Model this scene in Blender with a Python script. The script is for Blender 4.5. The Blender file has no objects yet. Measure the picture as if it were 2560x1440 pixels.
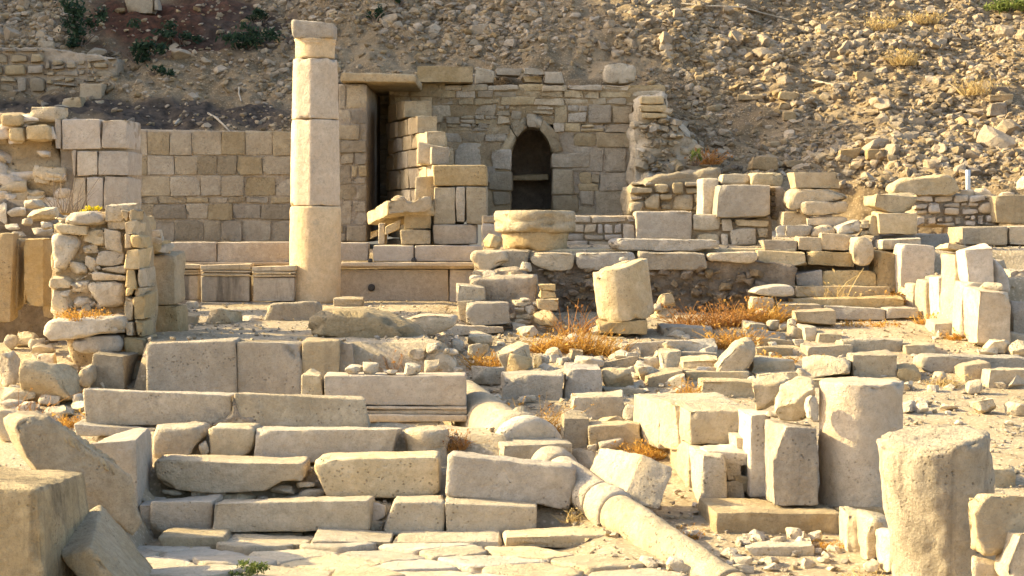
import bpy, math, random
import numpy as np
from mathutils import Vector, Matrix, Euler

# ------------------------------------------------------------------ camera, sky, sun
sc = bpy.context.scene
COL = sc.collection
F, H, HY = 4777.0, 2.4, 560.0          # focal length in photo pixels, eye height, horizon row
cam = bpy.data.cameras.new('camera'); camo = bpy.data.objects.new('camera', cam); COL.objects.link(camo)
camo.location = (0, 0, H); camo.rotation_euler = (math.radians(90), 0, 0)
cam.sensor_width = 36; cam.lens = 36*F/2560; cam.shift_y = -(720-HY)/2560
cam.clip_start = .1; cam.clip_end = 3000
sc.camera = camo
SUN_EL, SUN_BACK = math.radians(27), math.radians(9)   # low sun at the left, a little behind the ruins
SUND = Vector((-math.cos(SUN_BACK)*math.cos(SUN_EL), math.sin(SUN_BACK)*math.cos(SUN_EL), math.sin(SUN_EL)))
world = bpy.data.worlds.new('World'); sc.world = world; world.use_nodes = True
nt = world.node_tree; bg = nt.nodes['Background']
sky = nt.nodes.new('ShaderNodeTexSky'); sky.sky_type = 'NISHITA'; sky.sun_disc = False
sky.sun_elevation = SUN_EL; sky.sun_rotation = math.atan2(SUND.x, SUND.y)
sky.air_density = .8; sky.dust_density = 3.0; sky.ozone_density = .6
nt.links.new(sky.outputs[0], bg.inputs[0]); bg.inputs[1].default_value = .15
sl = bpy.data.lights.new('sun', 'SUN'); slo = bpy.data.objects.new('sun', sl); COL.objects.link(slo)
sl.energy = 3.9; sl.angle = math.radians(.5); sl.color = (1, .835, .47)
slo.rotation_euler = SUND.to_track_quat('Z', 'Y').to_euler(); slo.location = (-20, 20, 30)
vs = sc.view_settings
vs.view_transform = 'Standard'; vs.look = 'None'; vs.gamma = 1; vs.exposure = 1.62
sc.cycles.max_bounces = 6; sc.cycles.diffuse_bounces = 5

rng = np.random.default_rng(7); random.seed(7)

# ------------------------------------------------------------------ noise and mesh helpers
PERM = np.random.default_rng(3).permutation(256); PERM = np.concatenate([PERM, PERM, PERM])
GR = np.random.default_rng(4).normal(size=(256, 3)); GR /= np.linalg.norm(GR, axis=1)[:, None]
def pn(P):
    i = np.floor(P).astype(int); f = P-i; i &= 255; u = f*f*f*(f*(f*6-15)+10); r = 0
    for a in (0, 1):
        for b in (0, 1):
            for c in (0, 1):
                g = GR[PERM[PERM[PERM[i[:, 0]+a]+i[:, 1]+b]+i[:, 2]+c]]
                w = (u[:, 0] if a else 1-u[:, 0])*(u[:, 1] if b else 1-u[:, 1])*(u[:, 2] if c else 1-u[:, 2])
                r = r+w*((f-np.array((a, b, c)))*g).sum(1)
    return r
def fbm(P, o=3):
    r = 0; a = 1.
    for k in range(o): r = r+a*pn(P*2**k+17.3*k); a *= .5
    return r
def tris(Fq):
    return np.concatenate([Fq[:, [0, 1, 2]], Fq[:, [0, 2, 3]]]) if Fq.shape[1] == 4 else Fq
def vnorm(V, Fq):
    T = tris(Fq); n = np.cross(V[T[:, 1]]-V[T[:, 0]], V[T[:, 2]]-V[T[:, 0]]); N = np.zeros_like(V)
    for k in range(3): np.add.at(N, T[:, k], n)
    return N/np.maximum(np.linalg.norm(N, axis=1), 1e-9)[:, None]
def orient(V, Fq):
    T = tris(Fq); c = V.mean(0); v = np.einsum('ij,ij->i', V[T[:, 0]]-c, np.cross(V[T[:, 1]]-c, V[T[:, 2]]-c)).sum()
    return Fq if v > 0 else Fq[:, ::-1]
def lap(V, Fq):
    k = Fq.shape[1]; S = np.zeros_like(V); c = np.zeros(len(V))
    for j in range(k):
        a, b = Fq[:, j], Fq[:, (j+1) % k]
        np.add.at(S, a, V[b]); np.add.at(c, a, 1); np.add.at(S, b, V[a]); np.add.at(c, b, 1)
    return S/np.maximum(c, 1)[:, None]-V
def chop(V, k, amt, g=None):
    g = g or rng; c = (V.max(0)+V.min(0))/2; h = (V.max(0)-V.min(0))/2
    for _ in range(k):
        sg = np.array([g.choice([-1, 1]), -1 if g.random() < .75 else 1, 1 if g.random() < .7 else -1])
        n = sg*g.uniform(.25, 1, 3)*(g.random(3) > .2)/np.maximum(h, .05)**.5; L = np.linalg.norm(n)
        if L < 1e-6: continue
        n /= L; pr = (V-c)@n; d = np.abs(n*h).sum()-min(amt*h.min(), .085)*g.uniform(.25, 1.)*(1.5 if (np.abs(n) > .15).sum() == 3 else .5)
        V = V-np.maximum(0, pr-d)[:, None]*n
    return V
def weather(V, Fq, rough=1., chip=1., seed=0.):
    """uneven faces, worn and chipped edges"""
    N = vnorm(V, Fq); P = V+seed*3.7
    cur = np.clip(-(lap(V, Fq)*N).sum(1)/.0045, 0, 1)
    d = rough*(.019*fbm(P*2.3, 2)+.01*fbm(P*8, 3))
    d += rough*.004*fbm(P*27, 2)
    d -= chip*cur*(np.clip(fbm(P*6+9, 3)+.02, 0, 1)*.07+.012*np.clip(fbm(P*19+5, 2), 0, 1))
    big = np.clip(fbm(P*1.9+31, 3)-.2, 0, 1)*cur*.2*chip
    return V+N*(d-big)[:, None]
def mesh_from(name, V, Fq, mat, smooth=True):
    m = bpy.data.meshes.new(name); V = np.asarray(V, float); Fq = np.asarray(Fq, int); k = Fq.shape[1]
    m.vertices.add(len(V)); m.vertices.foreach_set('co', V.ravel().astype(np.float32))
    m.loops.add(Fq.size); m.loops.foreach_set('vertex_index', Fq.ravel().astype(np.int32))
    m.polygons.add(len(Fq)); m.polygons.foreach_set('loop_start', (np.arange(len(Fq))*k).astype(np.int32))
    m.polygons.foreach_set('use_smooth', np.full(len(Fq), smooth)); m.update(calc_edges=True)
    if mat is not None: m.materials.append(mat if not isinstance(mat, str) else M[mat])
    return m
def tag(o, label=None, cat=None, grp=None, kind=None):
    if label: o['label'] = label
    if cat: o['category'] = cat
    if grp: o['group'] = grp
    if kind: o['kind'] = kind
    return o
def thing(name, V, Fq, mat, label=None, cat=None, grp=None, parent=None, smooth=True, kind=None):
    """one mesh object whose origin is at the middle of its base"""
    V = np.asarray(V, float); o0 = np.array([V[:, 0].mean(), V[:, 1].mean(), V[:, 2].min()])
    if parent is not None: o0 = np.array(parent.location)
    o = bpy.data.objects.new(name, mesh_from(name, V-o0, Fq, mat, smooth)); COL.objects.link(o)
    if parent is not None: o.parent = parent
    else: o.location = o0
    return tag(o, label, cat, grp, kind)
def empty(name, loc, label, cat, grp=None):
    o = bpy.data.objects.new(name, None); COL.objects.link(o); o.location = loc; o.empty_display_size = .2
    return tag(o, label, cat, grp)
def W(x, y, D): return np.array([(x-1280)*D/F, D, H-(y-HY)*D/F])
def join(parts):
    Vs, Fs, n = [], [], 0
    for V, Fq in parts: Vs.append(V); Fs.append(np.asarray(Fq)+n); n += len(V)
    return np.concatenate(Vs), np.concatenate(Fs)

# ------------------------------------------------------------------ the lie of the land
def ip(v, a, b): return np.interp(v, a, b)
def sst(a, b, v):
    t = np.clip((v-a)/(b-a), 0, 1); return t*t*(3-2*t)
def zg(X, Y):
    X = np.asarray(X, float); Y = np.asarray(Y, float)
    zr = ip(Y, [5, 12, 13, 14.2, 18, 24, 25.2, 40], [-.1, -.05, 0, .12, .54, 1.19, 1.25, 1.25])
    zl = ip(Y, [12, 14.75, 14.8, 15.2, 15.25, 15.75, 15.8, 16.4, 16.45, 18.35, 18.45, 40],
            [0, 0, .2, .22, .43, .45, .66, .68, .5, .5, 1.27, 1.3])
    zll = ip(Y, [11, 13, 15, 17, 19, 22, 24, 25], [-.2, 0, .35, .62, .9, 1.3, 1.7, 2.0])
    xb = ip(Y, [12, 14.6, 16, 18, 20, 22, 23], [.9, .35, 0, -.45, -.9, -1.0, -.9])
    z = zl+(zr-zl)*sst(xb-.12, xb+.25, X)
    xl = ip(Y, [12, 15, 16.2, 18, 19.5, 20, 22, 24, 40], [-2.75, -2.8, -3.5, -3.5, -3.72, -3.85, -4.6, -5.3, -6.6])
    z = zll+(z-zll)*sst(xl-.08, xl+.04, X)
    ter = ip(Y, [25, 29, 33, 40], [2.03, 2.2, 2.6, 2.7])
    z = np.where(Y > 25.3, np.maximum(z, z+(ter-z)*sst(-.75, -.35, X)*sst(25.3, 25.45, Y)), z)
    st = ip(Y, [24, 24.3, 25.6], [1.15, 1.2, 1.5])
    stz = (X > 3.3) & (X < 5.25) & (Y > 24) & (Y < 25.75); z = np.where(stz, st, z)
    z = z+(np.maximum(z, 1.75)-z)*sst(5.25, 5.4, X)*sst(23.2, 23.5, Y)
    z = np.where(Y > 28.6, z+(ip(Y, [28.6, 31], [1.95, 2.0])-z)*sst(-.6, -.9, X)*(z < 1.95), z)
    return z
def hit(x, y):
    D = np.arange(11.0, 33.5, .02); z = H-(y-HY)*D/F
    k = np.nonzero(z <= zg((x-1280)*D/F, D))[0]
    return float(D[k[0]]) if len(k) else 30.

# ------------------------------------------------------------------ materials (all procedural)
M = {}
def stone_mat(name, c1, c2, stain=(.19, .145, .095), stain_amt=.35, pit=.5, bump=.5, streak=.0, var=.22):
    m = bpy.data.materials.new(name); m.use_nodes = True; n = m.node_tree.nodes; l = m.node_tree.links
    bs = n['Principled BSDF']; bs.inputs['Roughness'].default_value = .93; bs.inputs['Specular IOR Level'].default_value = .15
    geo = n.new('ShaderNodeNewGeometry'); oi = n.new('ShaderNodeObjectInfo')
    def noise(scale, detail=6, rough=.6, vec=None):
        t = n.new('ShaderNodeTexNoise'); t.inputs['Scale'].default_value = scale; t.inputs['Detail'].default_value = detail
        t.inputs['Roughness'].default_value = rough; l.new(vec or geo.outputs['Position'], t.inputs['Vector']); return t.outputs['Fac']
    def ramp(v, a, b, ca=0., cb=1.):
        r = n.new('ShaderNodeMapRange'); r.inputs[1].default_value = a; r.inputs[2].default_value = b
        r.inputs[3].default_value = ca; r.inputs[4].default_value = cb; l.new(v, r.inputs[0]); return r.outputs[0]
    def mix(fac, a, b, bt='MIX'):
        x = n.new('ShaderNodeMix'); x.data_type = 'RGBA'; x.blend_type = bt
        for v, s in ((fac, x.inputs[0]), (a, x.inputs[6]), (b, x.inputs[7])):
            if isinstance(v, (int, float)): s.default_value = v
            elif isinstance(v, tuple): s.default_value = (*v, 1)
            else: l.new(v, s)
        return x.outputs[2]
    def math_(op, a, b):
        x = n.new('ShaderNodeMath'); x.operation = op
        for v, s in ((a, x.inputs[0]), (b, x.inputs[1])):
            if isinstance(v, (int, float)): s.default_value = v
            else: l.new(v, s)
        return x.outputs[0]
    col = mix(ramp(noise(2.2, 8, .65), .35, .65), c1, c2)
    col = mix(ramp(noise(17, 6, .7), .42, .72, 0, .55), col, tuple(v*.58 for v in c1))
    col = mix(ramp(noise(75, 3, .7), .52, .7, 0, .5), col, tuple(v*.5 for v in c1))
    col = mix(ramp(noise(5, 5, .6), .55, .72, 0, .6), col, tuple(min(.78, v*1.22) for v in c2))
    st = ramp(noise(1.15, 7, .7), .5, .68)
    st = math_('MULTIPLY', st, stain_amt); col = mix(st, col, stain)
    if streak:
        mp = n.new('ShaderNodeMapping'); mp.inputs['Scale'].default_value = (5, 5, .45); l.new(geo.outputs['Position'], mp.inputs['Vector'])
        sk = ramp(noise(1.3, 6, .65, mp.outputs[0]), .52, .68, 0, streak); col = mix(sk, col, (.085, .073, .055))
    col = mix(ramp(oi.outputs['Random'], .5, 1, 0, .25), col, tuple(.5*(a_+b_)*f_ for a_, b_, f_ in zip(c1, c2, (.9, .93, 1.0))))
    lic = math_('MULTIPLY', ramp(noise(6.5, 7, .75), .57, .68), ramp(noise(.9, 3), .48, .6, 0, .5)); col = mix(lic, col, (.27, .25, .2))
    vo = n.new('ShaderNodeTexVoronoi'); vo.inputs['Scale'].default_value = 26; l.new(geo.outputs['Position'], vo.inputs['Vector'])
    pm = math_('MULTIPLY', ramp(vo.outputs['Distance'], .12, .26, 1, 0), ramp(noise(3.1, 3), .5, .62))
    col = mix(math_('MULTIPLY', pm, pit), col, (.13, .1, .065))
    br = math_('ADD', ramp(geo.outputs['Random Per Island'], 0, 1, 1-var, 1+var*.5), ramp(oi.outputs['Random'], 0, 1, -.1, .08))
    cc = n.new('ShaderNodeCombineColor'); 
    for k in range(3): l.new(br, cc.inputs[k])
    col = mix(1., col, cc.outputs[0], 'MULTIPLY')
    hs = n.new('ShaderNodeHueSaturation'); l.new(col, hs.inputs['Color'])
    l.new(ramp(math_('FRACT', math_('MULTIPLY', geo.outputs['Random Per Island'], 7.31), 0.), 0, 1, .8, 1.2), hs.inputs['Saturation'])
    l.new(hs.outputs[0], bs.inputs['Base Color'])
    hgt = math_('ADD', math_('MULTIPLY', noise(38, 9, .72), .03), math_('MULTIPLY', noise(9, 6, .65), .05))
    hgt = math_('SUBTRACT', hgt, math_('MULTIPLY', pm, .02))
    bp = n.new('ShaderNodeBump'); bp.inputs['Strength'].default_value = min(1, bump*1.7); bp.inputs['Distance'].default_value = 1.
    l.new(hgt, bp.inputs['Height']); l.new(bp.outputs[0], bs.inputs['Normal'])
    M[name] = m; return m
stone_mat('pale', (.54, 0.430, 0.271), (.64, 0.535, 0.373), stain=(.34, 0.245, 0.134), stain_amt=.3)
stone_mat('warm', (.54, 0.403, 0.221), (.64, 0.501, 0.311), stain=(.38, 0.255, 0.112), stain_amt=.35)
stone_mat('grey', (.48, 0.393, 0.271), (.57, 0.477, 0.346), stain=(.26, 0.199, 0.125), stain_amt=.4)
stone_mat('pink', (.54, 0.432, 0.301), (.62, 0.514, 0.373), stain=(.36, 0.245, 0.142), stain_amt=.35, pit=.25, bump=.35)
stone_mat('dirty', (.48, 0.369, 0.221), (.58, 0.464, 0.298), stain=(.19, 0.143, 0.089), stain_amt=.6, streak=.25)
stone_mat('streaked', (.52, 0.415, 0.276), (.58, 0.477, 0.339), stain=(.25, 0.189, 0.115), stain_amt=.35, streak=.75, pit=.2, bump=.35)
stone_mat('stump', (.42, 0.327, 0.196), (.55, 0.439, 0.276), stain=(.1, 0.081, 0.053), stain_amt=1., streak=.7, pit=.4, bump=.7)
stone_mat('shaft', (.60, 0.459, 0.293), (.66, 0.526, 0.356), stain=(.55, 0.369, 0.196), stain_amt=.5, pit=.25, bump=.3)
stone_mat('mortar', (.42, 0.317, 0.191), (.52, 0.407, 0.268), stain_amt=.3, pit=.7, bump=1.)
stone_mat('cement', (.33, 0.255, 0.165), (.4, 0.317, 0.213), stain_amt=.2, pit=.2, bump=.6)
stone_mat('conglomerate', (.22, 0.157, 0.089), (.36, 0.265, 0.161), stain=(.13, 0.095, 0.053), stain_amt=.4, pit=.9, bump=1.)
stone_mat('field', (.35, 0.255, 0.147), (.46, 0.354, 0.218), stain_amt=.3, var=.4)
stone_mat('gravel', (.5, 0.388, 0.244), (.62, 0.506, 0.346), stain_amt=.2, var=.4)
stone_mat('wallstone', (.49, 0.378, 0.227), (.59, 0.477, 0.311), stain=(.33, 0.236, 0.134), stain_amt=.4, pit=.6, var=.25)

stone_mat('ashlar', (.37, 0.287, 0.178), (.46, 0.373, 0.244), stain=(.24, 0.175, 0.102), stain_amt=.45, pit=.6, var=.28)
def ground_mat(name, c1, c2, litter=False):
    m = bpy.data.materials.new(name); m.use_nodes = True; n = m.node_tree.nodes; l = m.node_tree.links
    bs = n['Principled BSDF']; bs.inputs['Roughness'].default_value = 1; bs.inputs['Specular IOR Level'].default_value = .05
    geo = n.new('ShaderNodeNewGeometry')
    def noise(s, d=8, r=.65):
        t = n.new('ShaderNodeTexNoise'); t.inputs['Scale'].default_value = s; t.inputs['Detail'].default_value = d
        t.inputs['Roughness'].default_value = r; l.new(geo.outputs['Position'], t.inputs['Vector']); return t.outputs['Fac']
    def cr(v, stops):
        r = n.new('ShaderNodeValToRGB'); e = r.color_ramp.elements
        e[0].position, e[0].color = stops[0][0], (*stops[0][1], 1); e[1].position, e[1].color = stops[1][0], (*stops[1][1], 1)
        for p, c in stops[2:]:
            q = e.new(p); q.color = (*c, 1)
        l.new(v, r.inputs[0]); return r.outputs[0]
    def mix(f, a, b):
        x = n.new('ShaderNodeMix'); x.data_type = 'RGBA'
        for v, s in ((f, x.inputs[0]), (a, x.inputs[6]), (b, x.inputs[7])):
            if isinstance(v, tuple): s.default_value = (*v, 1)
            elif isinstance(v, float): s.default_value = v
            else: l.new(v, s)
        return x.outputs[2]
    col = cr(noise(1.2), [(.35, c1), (.65, c2)])
    col = mix(cr(noise(.45, 4), [(.45, (0, 0, 0)), (.62, (.6, .6, .6))]), col, tuple(v*.68 for v in c1))
    vo = n.new('ShaderNodeTexVoronoi'); vo.inputs['Scale'].default_value = 22; l.new(geo.outputs['Position'], vo.inputs['Vector'])
    sp = cr(vo.outputs['Distance'], [(.1, (1, 1, 1)), (.4, (0, 0, 0))])
    col = mix(sp, col, tuple(min(1, v*1.25) for v in c2))
    col = mix(cr(noise(45, 5), [(.5, (0, 0, 0)), (.72, (.6, .6, .6))]), col, tuple(v*.5 for v in c1))
    if litter:
        at = n.new('ShaderNodeAttribute'); at.attribute_name = 'litter'
        sx = n.new('ShaderNodeSeparateColor'); l.new(at.outputs['Color'], sx.inputs[0])
        red = cr(noise(7), [(.4, (.055, .032, .02)), (.62, (.14, .062, .036))])
        col = mix(sx.outputs[0], col, red)
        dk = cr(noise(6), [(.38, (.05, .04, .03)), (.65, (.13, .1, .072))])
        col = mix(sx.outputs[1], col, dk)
    l.new(col, bs.inputs['Base Color'])
    bp = n.new('ShaderNodeBump'); bp.inputs['Strength'].default_value = .8; bp.inputs['Distance'].default_value = .05
    ad = n.new('ShaderNodeMath'); ad.operation = 'ADD'; l.new(noise(30, 9, .75), ad.inputs[0]); l.new(noise(7), ad.inputs[1])
    l.new(ad.outputs[0], bp.inputs['Height']); l.new(bp.outputs[0], bs.inputs['Normal'])
    M[name] = m
ground_mat('earth', (.44, 0.337, 0.200), (.56, 0.449, 0.298))
ground_mat('hill', (.235, 0.165, 0.089), (.35, 0.260, 0.151), litter=True)

def leaf_mat(name, c1, c2):
    m = bpy.data.materials.new(name); m.use_nodes = True; n = m.node_tree.nodes; l = m.node_tree.links
    bs = n['Principled BSDF']; bs.inputs['Roughness'].default_value = .75; bs.inputs['Specular IOR Level'].default_value = .2
    geo = n.new('ShaderNodeNewGeometry'); r = n.new('ShaderNodeValToRGB'); e = r.color_ramp.elements
    e[0].color = (*c1, 1); e[1].color = (*c2, 1); l.new(geo.outputs['Random Per Island'], r.inputs[0]); l.new(r.outputs[0], bs.inputs['Base Color'])
    tr = n.new('ShaderNodeBsdfTranslucent'); l.new(r.outputs[0], tr.inputs[0]); mx = n.new('ShaderNodeMixShader'); mx.inputs[0].default_value = .3
    l.new(bs.outputs[0], mx.inputs[1]); l.new(tr.outputs[0], mx.inputs[2]); l.new(mx.outputs[0], n['Material Output'].inputs[0])
    M[name] = m
leaf_mat('dry', (.36, .165, .025), (.62, .365, .08))
leaf_mat('drypale', (.42, .28, .1), (.66, .5, .22))
leaf_mat('dryred', (.26, .11, .03), (.5, .25, .065))
leaf_mat('twig', (.14, .1, .07), (.26, .2, .14))
leaf_mat('dark_leaf', (.015, .035, .018), (.05, .085, .04))
leaf_mat('green_leaf', (.1, .14, .03), (.24, .26, .06))
leaf_mat('yellow', (.6, .48, .02), (.8, .68, .05))
mm = bpy.data.materials.new('galvanised'); mm.use_nodes = True; b_ = mm.node_tree.nodes['Principled BSDF']
b_.inputs['Base Color'].default_value = (.5, .52, .52, 1); b_.inputs['Roughness'].default_value = .5; b_.inputs['Metallic'].default_value = .4; M['metal'] = mm

# ------------------------------------------------------------------ stone shapes
def axis_pts(L, r, step):
    k = max(1, int(round((L-2*r)/step)))
    a = np.linspace(r, L-r, k+1)
    return np.concatenate([[0, r*.3], a, [L-r*.3, L]]) if r*2 < L*.98 else np.linspace(0, L, k+3)
def lattice(na, nb, nc):
    """surface quads of a box lattice; returns integer lattice coords and quads"""
    idx = {}; P = []; Q = []
    def vid(t):
        if t not in idx: idx[t] = len(P); P.append(t)
        return idx[t]
    for ax in range(3):
        n = [na, nb, nc]; o = [k for k in range(3) if k != ax]
        for side in (0, n[ax]-1):
            for i in range(n[o[0]]-1):
                for j in range(n[o[1]]-1):
                    c = []
                    for di, dj in ((0, 0), (1, 0), (1, 1), (0, 1)):
                        t = [0, 0, 0]; t[ax] = side; t[o[0]] = i+di; t[o[1]] = j+dj; c.append(vid(tuple(t)))
                    flip = (side == 0) != (ax == 1)
                    Q.append(c[::-1] if flip else c)
    return np.array(P), np.array(Q)
LC = {}
def hexa(C, r=.03, step=.05):
    """rounded box mapped on eight corners C[x][y][z]"""
    C = np.asarray(C, float)
    dx = np.linalg.norm(C[1, 0, 0]-C[0, 0, 0]+C[1, 0, 1]-C[0, 0, 1])/2; dy = np.linalg.norm(C[0, 1, 0]-C[0, 0, 0]); dz = np.linalg.norm(C[0, 0, 1]-C[0, 0, 0]+C[1, 0, 1]-C[1, 0, 0])/2
    d = np.maximum(np.array([dx, dy, dz]), .02); r = min(r, d.min()*.35)
    A = [axis_pts(L, r, step) for L in d]
    key = tuple(len(a) for a in A)
    if key not in LC: LC[key] = lattice(*key)
    I, Q = LC[key]
    P = np.stack([A[k][I[:, k]] for k in range(3)], 1)
    q = np.clip(P, r, d-r); v = P-q; n = np.linalg.norm(v, axis=1); P = q+v*(r/np.maximum(n, 1e-9))[:, None]
    t = P/d; V = 0
    for a in (0, 1):
        for b in (0, 1):
            for c in (0, 1):
                w = (t[:, 0] if a else 1-t[:, 0])*(t[:, 1] if b else 1-t[:, 1])*(t[:, 2] if c else 1-t[:, 2])
                V = V+w[:, None]*C[a, b, c]
    return V, orient(V, Q)
def quad_corners(q, D, dep, taper=0., jit=0.):
    """front quad TL TR BR BL in photo pixels at distance D (or left,right distances), pushed back by dep"""
    Dl, Dr = (D if isinstance(D, (tuple, list)) else (D, D))
    TL, TR, BR, BL = W(q[0], q[1], Dl), W(q[2], q[3], Dr), W(q[4], q[5], Dr), W(q[6], q[7], Dl)
    u = BR-BL; n = np.array([-u[1], u[0], 0]); n /= np.linalg.norm(n)
    C = np.zeros((2, 2, 2, 3)); j = lambda: rng.normal(size=3)*jit
    C[0, 0, 0] = BL+j(); C[1, 0, 0] = BR+j(); C[0, 0, 1] = TL+j(); C[1, 0, 1] = TR+j()
    for a in (0, 1):
        for c in (0, 1): C[a, 1, c] = C[a, 0, c]+n*dep+j()*1.5+np.array([0, 0, -taper*c])
    return C
SEED = [0.]
def ns(): SEED[0] += 1.37; return SEED[0]
def res(D): return .0019*(D if not isinstance(D, (tuple, list)) else D[0])
def B(label, q, D=None, dep=.4, mat='pale', name='stone_block', cat='block', r=.016, grp=None, rough=1., chip=1., parent=None, taper=0., sink=0.):
    if len(q) == 4:
        x0, y0, x1, y1 = q; k = max(1., .03*(y1-y0)); f = lambda: rng.uniform(-k, k)
        q = (x0+f(), y0+f(), x1+f(), y0+f(), x1+f(), y1, x0+f(), y1)
    if D is None: D = hit((q[4]+q[6])/2, (q[5]+q[7])/2)
    C = quad_corners(q, D, dep, taper, .016)
    if sink: C[:, :, 0, 2] -= sink
    V, Q = hexa(C, r, max(.022, res(D)))
    V = chop(V, int(round(4*chip*rough)), .55)
    V = weather(V, Q, rough, chip, ns())
    return thing(name, V, Q, mat, label, cat, grp, parent)
def S(label, q, D=None, dep=.6, mat='pale', **k):
    return B(label, q, D, dep, mat, name=k.pop('name', 'stone_slab'), cat=k.pop('cat', 'slab'), r=k.pop('r', .014), **k)
def prism(pts, D, dep, r=.035, step=.05, bulge=0., smooth=2):
    pts = np.array(pts, float).reshape(-1, 2); Dl, Dr = (D if isinstance(D, (tuple, list)) else (D, D))
    x0, x1 = pts[:, 0].min(), pts[:, 0].max()
    P = np.array([W(x, y, Dl+(Dr-Dl)*(x-x0)/(x1-x0)) for x, y in pts])
    L = np.linalg.norm(np.roll(P, -1, 0)-P, axis=1); N = max(12, int(L.sum()/step)); c = np.concatenate([[0], np.cumsum(L)])
    s = np.linspace(0, c[-1], N, endpoint=False); Pc = np.concatenate([P, P[:1]])
    O = np.stack([np.interp(s, c, Pc[:, k]) for k in range(3)], 1)
    for _ in range(smooth): O = .5*O+.25*(np.roll(O, 1, 0)+np.roll(O, -1, 0))
    cen = O.mean(0); R = np.linalg.norm(O-cen, axis=1).mean(); rr = min(r/R, .4); m = max(2, int(R/step))
    e = cen-O; n = np.array([0, 1, 0.])
    if Dl != Dr:
        n = np.array([-(Dr-Dl), (x1-x0)*.5*(Dl+Dr)/F, 0]); n /= np.linalg.norm(n)
    fr = list(np.linspace(.02, 1-rr, m))+[1-rr*.35, 1.]; fy = [0]*m+[r*.3, r]
    ms = max(1, int(dep/step)); mid = list(np.linspace(r, dep-r, ms+1))[1:]
    fr += [1.]*len(mid)+[1-rr*.35]+list(np.linspace(1-rr, .02, m)); fy += mid+[dep-r*.3]+[dep]*m
    V = np.concatenate([cen+(O-cen)*a+n*(b-bulge*math.sqrt(max(0, 1-a*a))*(1 if b < dep/2 else 0)) for a, b in zip(fr, fy)])
    K = len(fr); i = np.arange(N); Q = []
    for k in range(K-1): Q.append(np.stack([k*N+i, (k+1)*N+i, (k+1)*N+(i+1) % N, k*N+(i+1) % N], 1))
    Q = np.concatenate(Q)
    return V, orient(V, Q)
def P(label, pts, D=None, dep=.4, mat='pale', name='stone_block', cat='block', r=.02, grp=None, rough=1., chip=1., parent=None, bulge=0., smooth=1):
    a = np.array(pts).reshape(-1, 2)
    if D is None:
        k = a[:, 1].argmax(); D = hit(a[k, 0], a[k, 1])
    V, Q = prism(pts, D, dep, r, max(.022, res(D)), bulge, smooth)
    V = chop(V, int(round(3*chip)), .4)
    V = weather(V, Q, rough, chip, ns())
    return thing(name, V, Q, mat, label, cat, grp, parent)
def ico(sub):
    import bmesh
    bm = bmesh.new(); bmesh.ops.create_icosphere(bm, subdivisions=sub, radius=1.)
    bm.verts.ensure_lookup_table()
    V = np.array([v.co[:] for v in bm.verts]); T = np.array([[v.index for v in f.verts] for f in bm.faces]); bm.free(); return V, T
ICO = {k: ico(k) for k in (1, 2, 3, 4)}
def rock(seed, sub=3, flat=.55, planes=11, boxy=.5):
    """a broken stone: a ball cut by planes; unit size"""
    g = np.random.default_rng(seed); V, T = ICO[sub]; V = V*1.35
    n = g.normal(size=(planes, 3)); n /= np.linalg.norm(n, axis=1)[:, None]; d = g.uniform(flat, .98, planes)
    if boxy > 0:
        A = np.array([[1, 0, 0], [-1, 0, 0], [0, 1, 0], [0, -1, 0], [0, 0, 1], [0, 0, -1.]])+g.normal(size=(6, 3))*.16
        n = np.concatenate([A/np.linalg.norm(A, axis=1)[:, None], n]); d = np.concatenate([g.uniform(.68, .85, 6), d])
    for _ in range(2):
        for k in range(len(n)):
            s = np.maximum(0, V@n[k]-d[k]); V = V-s[:, None]*n[k]
    lo, hi = V.min(0), V.max(0)
    return (V-(lo+hi)/2)/((hi-lo)/2), T
def R(label, q, D=None, dep=.8, mat='pale', name='boulder', cat='boulder', seed=None, grp=None, boxy=.5, tilt=0., rough=1., flat=.55, sub=4, parent=None):
    x0, y0, x1, y1 = q; sd = seed if seed is not None else int(ns()*100) % 99991
    auto = D is None
    if auto: D = hit((x0+x1)/2, y1)
    w, h = (x1-x0)*D/F, (y1-y0)*D/F; d = w*dep
    V, T = rock(sd, sub if w > .22 else 3, flat, 11, boxy)
    a = math.radians(tilt); V = V@np.array([[math.cos(a), 0, math.sin(a)], [0, 1, 0], [-math.sin(a), 0, math.cos(a)]])
    V = V/np.abs(V).max(0)*np.array([w/2, d/2, h/2])
    c = W((x0+x1)/2, (y0+y1)/2, D); c[1] += d/2*(.75 if auto else .9)
    V = V+c; N = vnorm(V, T); s = ns()
    V = V+N*(rough*(.05*min(w, .6)*fbm(V*4+s, 2)+.012*fbm(V*14+s, 3)))[:, None]
    if auto: V[:, 2] -= .02*h
    return thing(name, V, T, mat, label, cat, grp, parent)
def ring_solid(profile, n=56, radial=None, step=.06):
    """lathe: profile of (radius, height) from bottom centre to top centre, refined along its length"""
    pr = []
    for (r0, z0), (r1, z1) in zip(profile[:-1], profile[1:]):
        k = max(1, int(math.hypot(r1-r0, z1-z0)/step))
        for j in range(k): pr.append((r0+(r1-r0)*j/k, z0+(z1-z0)*j/k))
    pr.append(profile[-1]); a = np.arange(n)*2*math.pi/n
    f = radial(a) if radial is not None else np.ones(n)
    V = np.concatenate([np.stack([r*f*np.cos(a), r*f*np.sin(a), np.full(n, z)], 1) for r, z in pr])
    i = np.arange(n); Q = np.concatenate([np.stack([k*n+i, k*n+(i+1) % n, (k+1)*n+(i+1) % n, (k+1)*n+i], 1) for k in range(len(pr)-1)])
    return V, orient(V, Q)
def place(V, loc, rot=(0, 0, 0)):
    return V@np.array(Euler([math.radians(a) for a in rot]).to_matrix()).T+np.array(loc)
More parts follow.
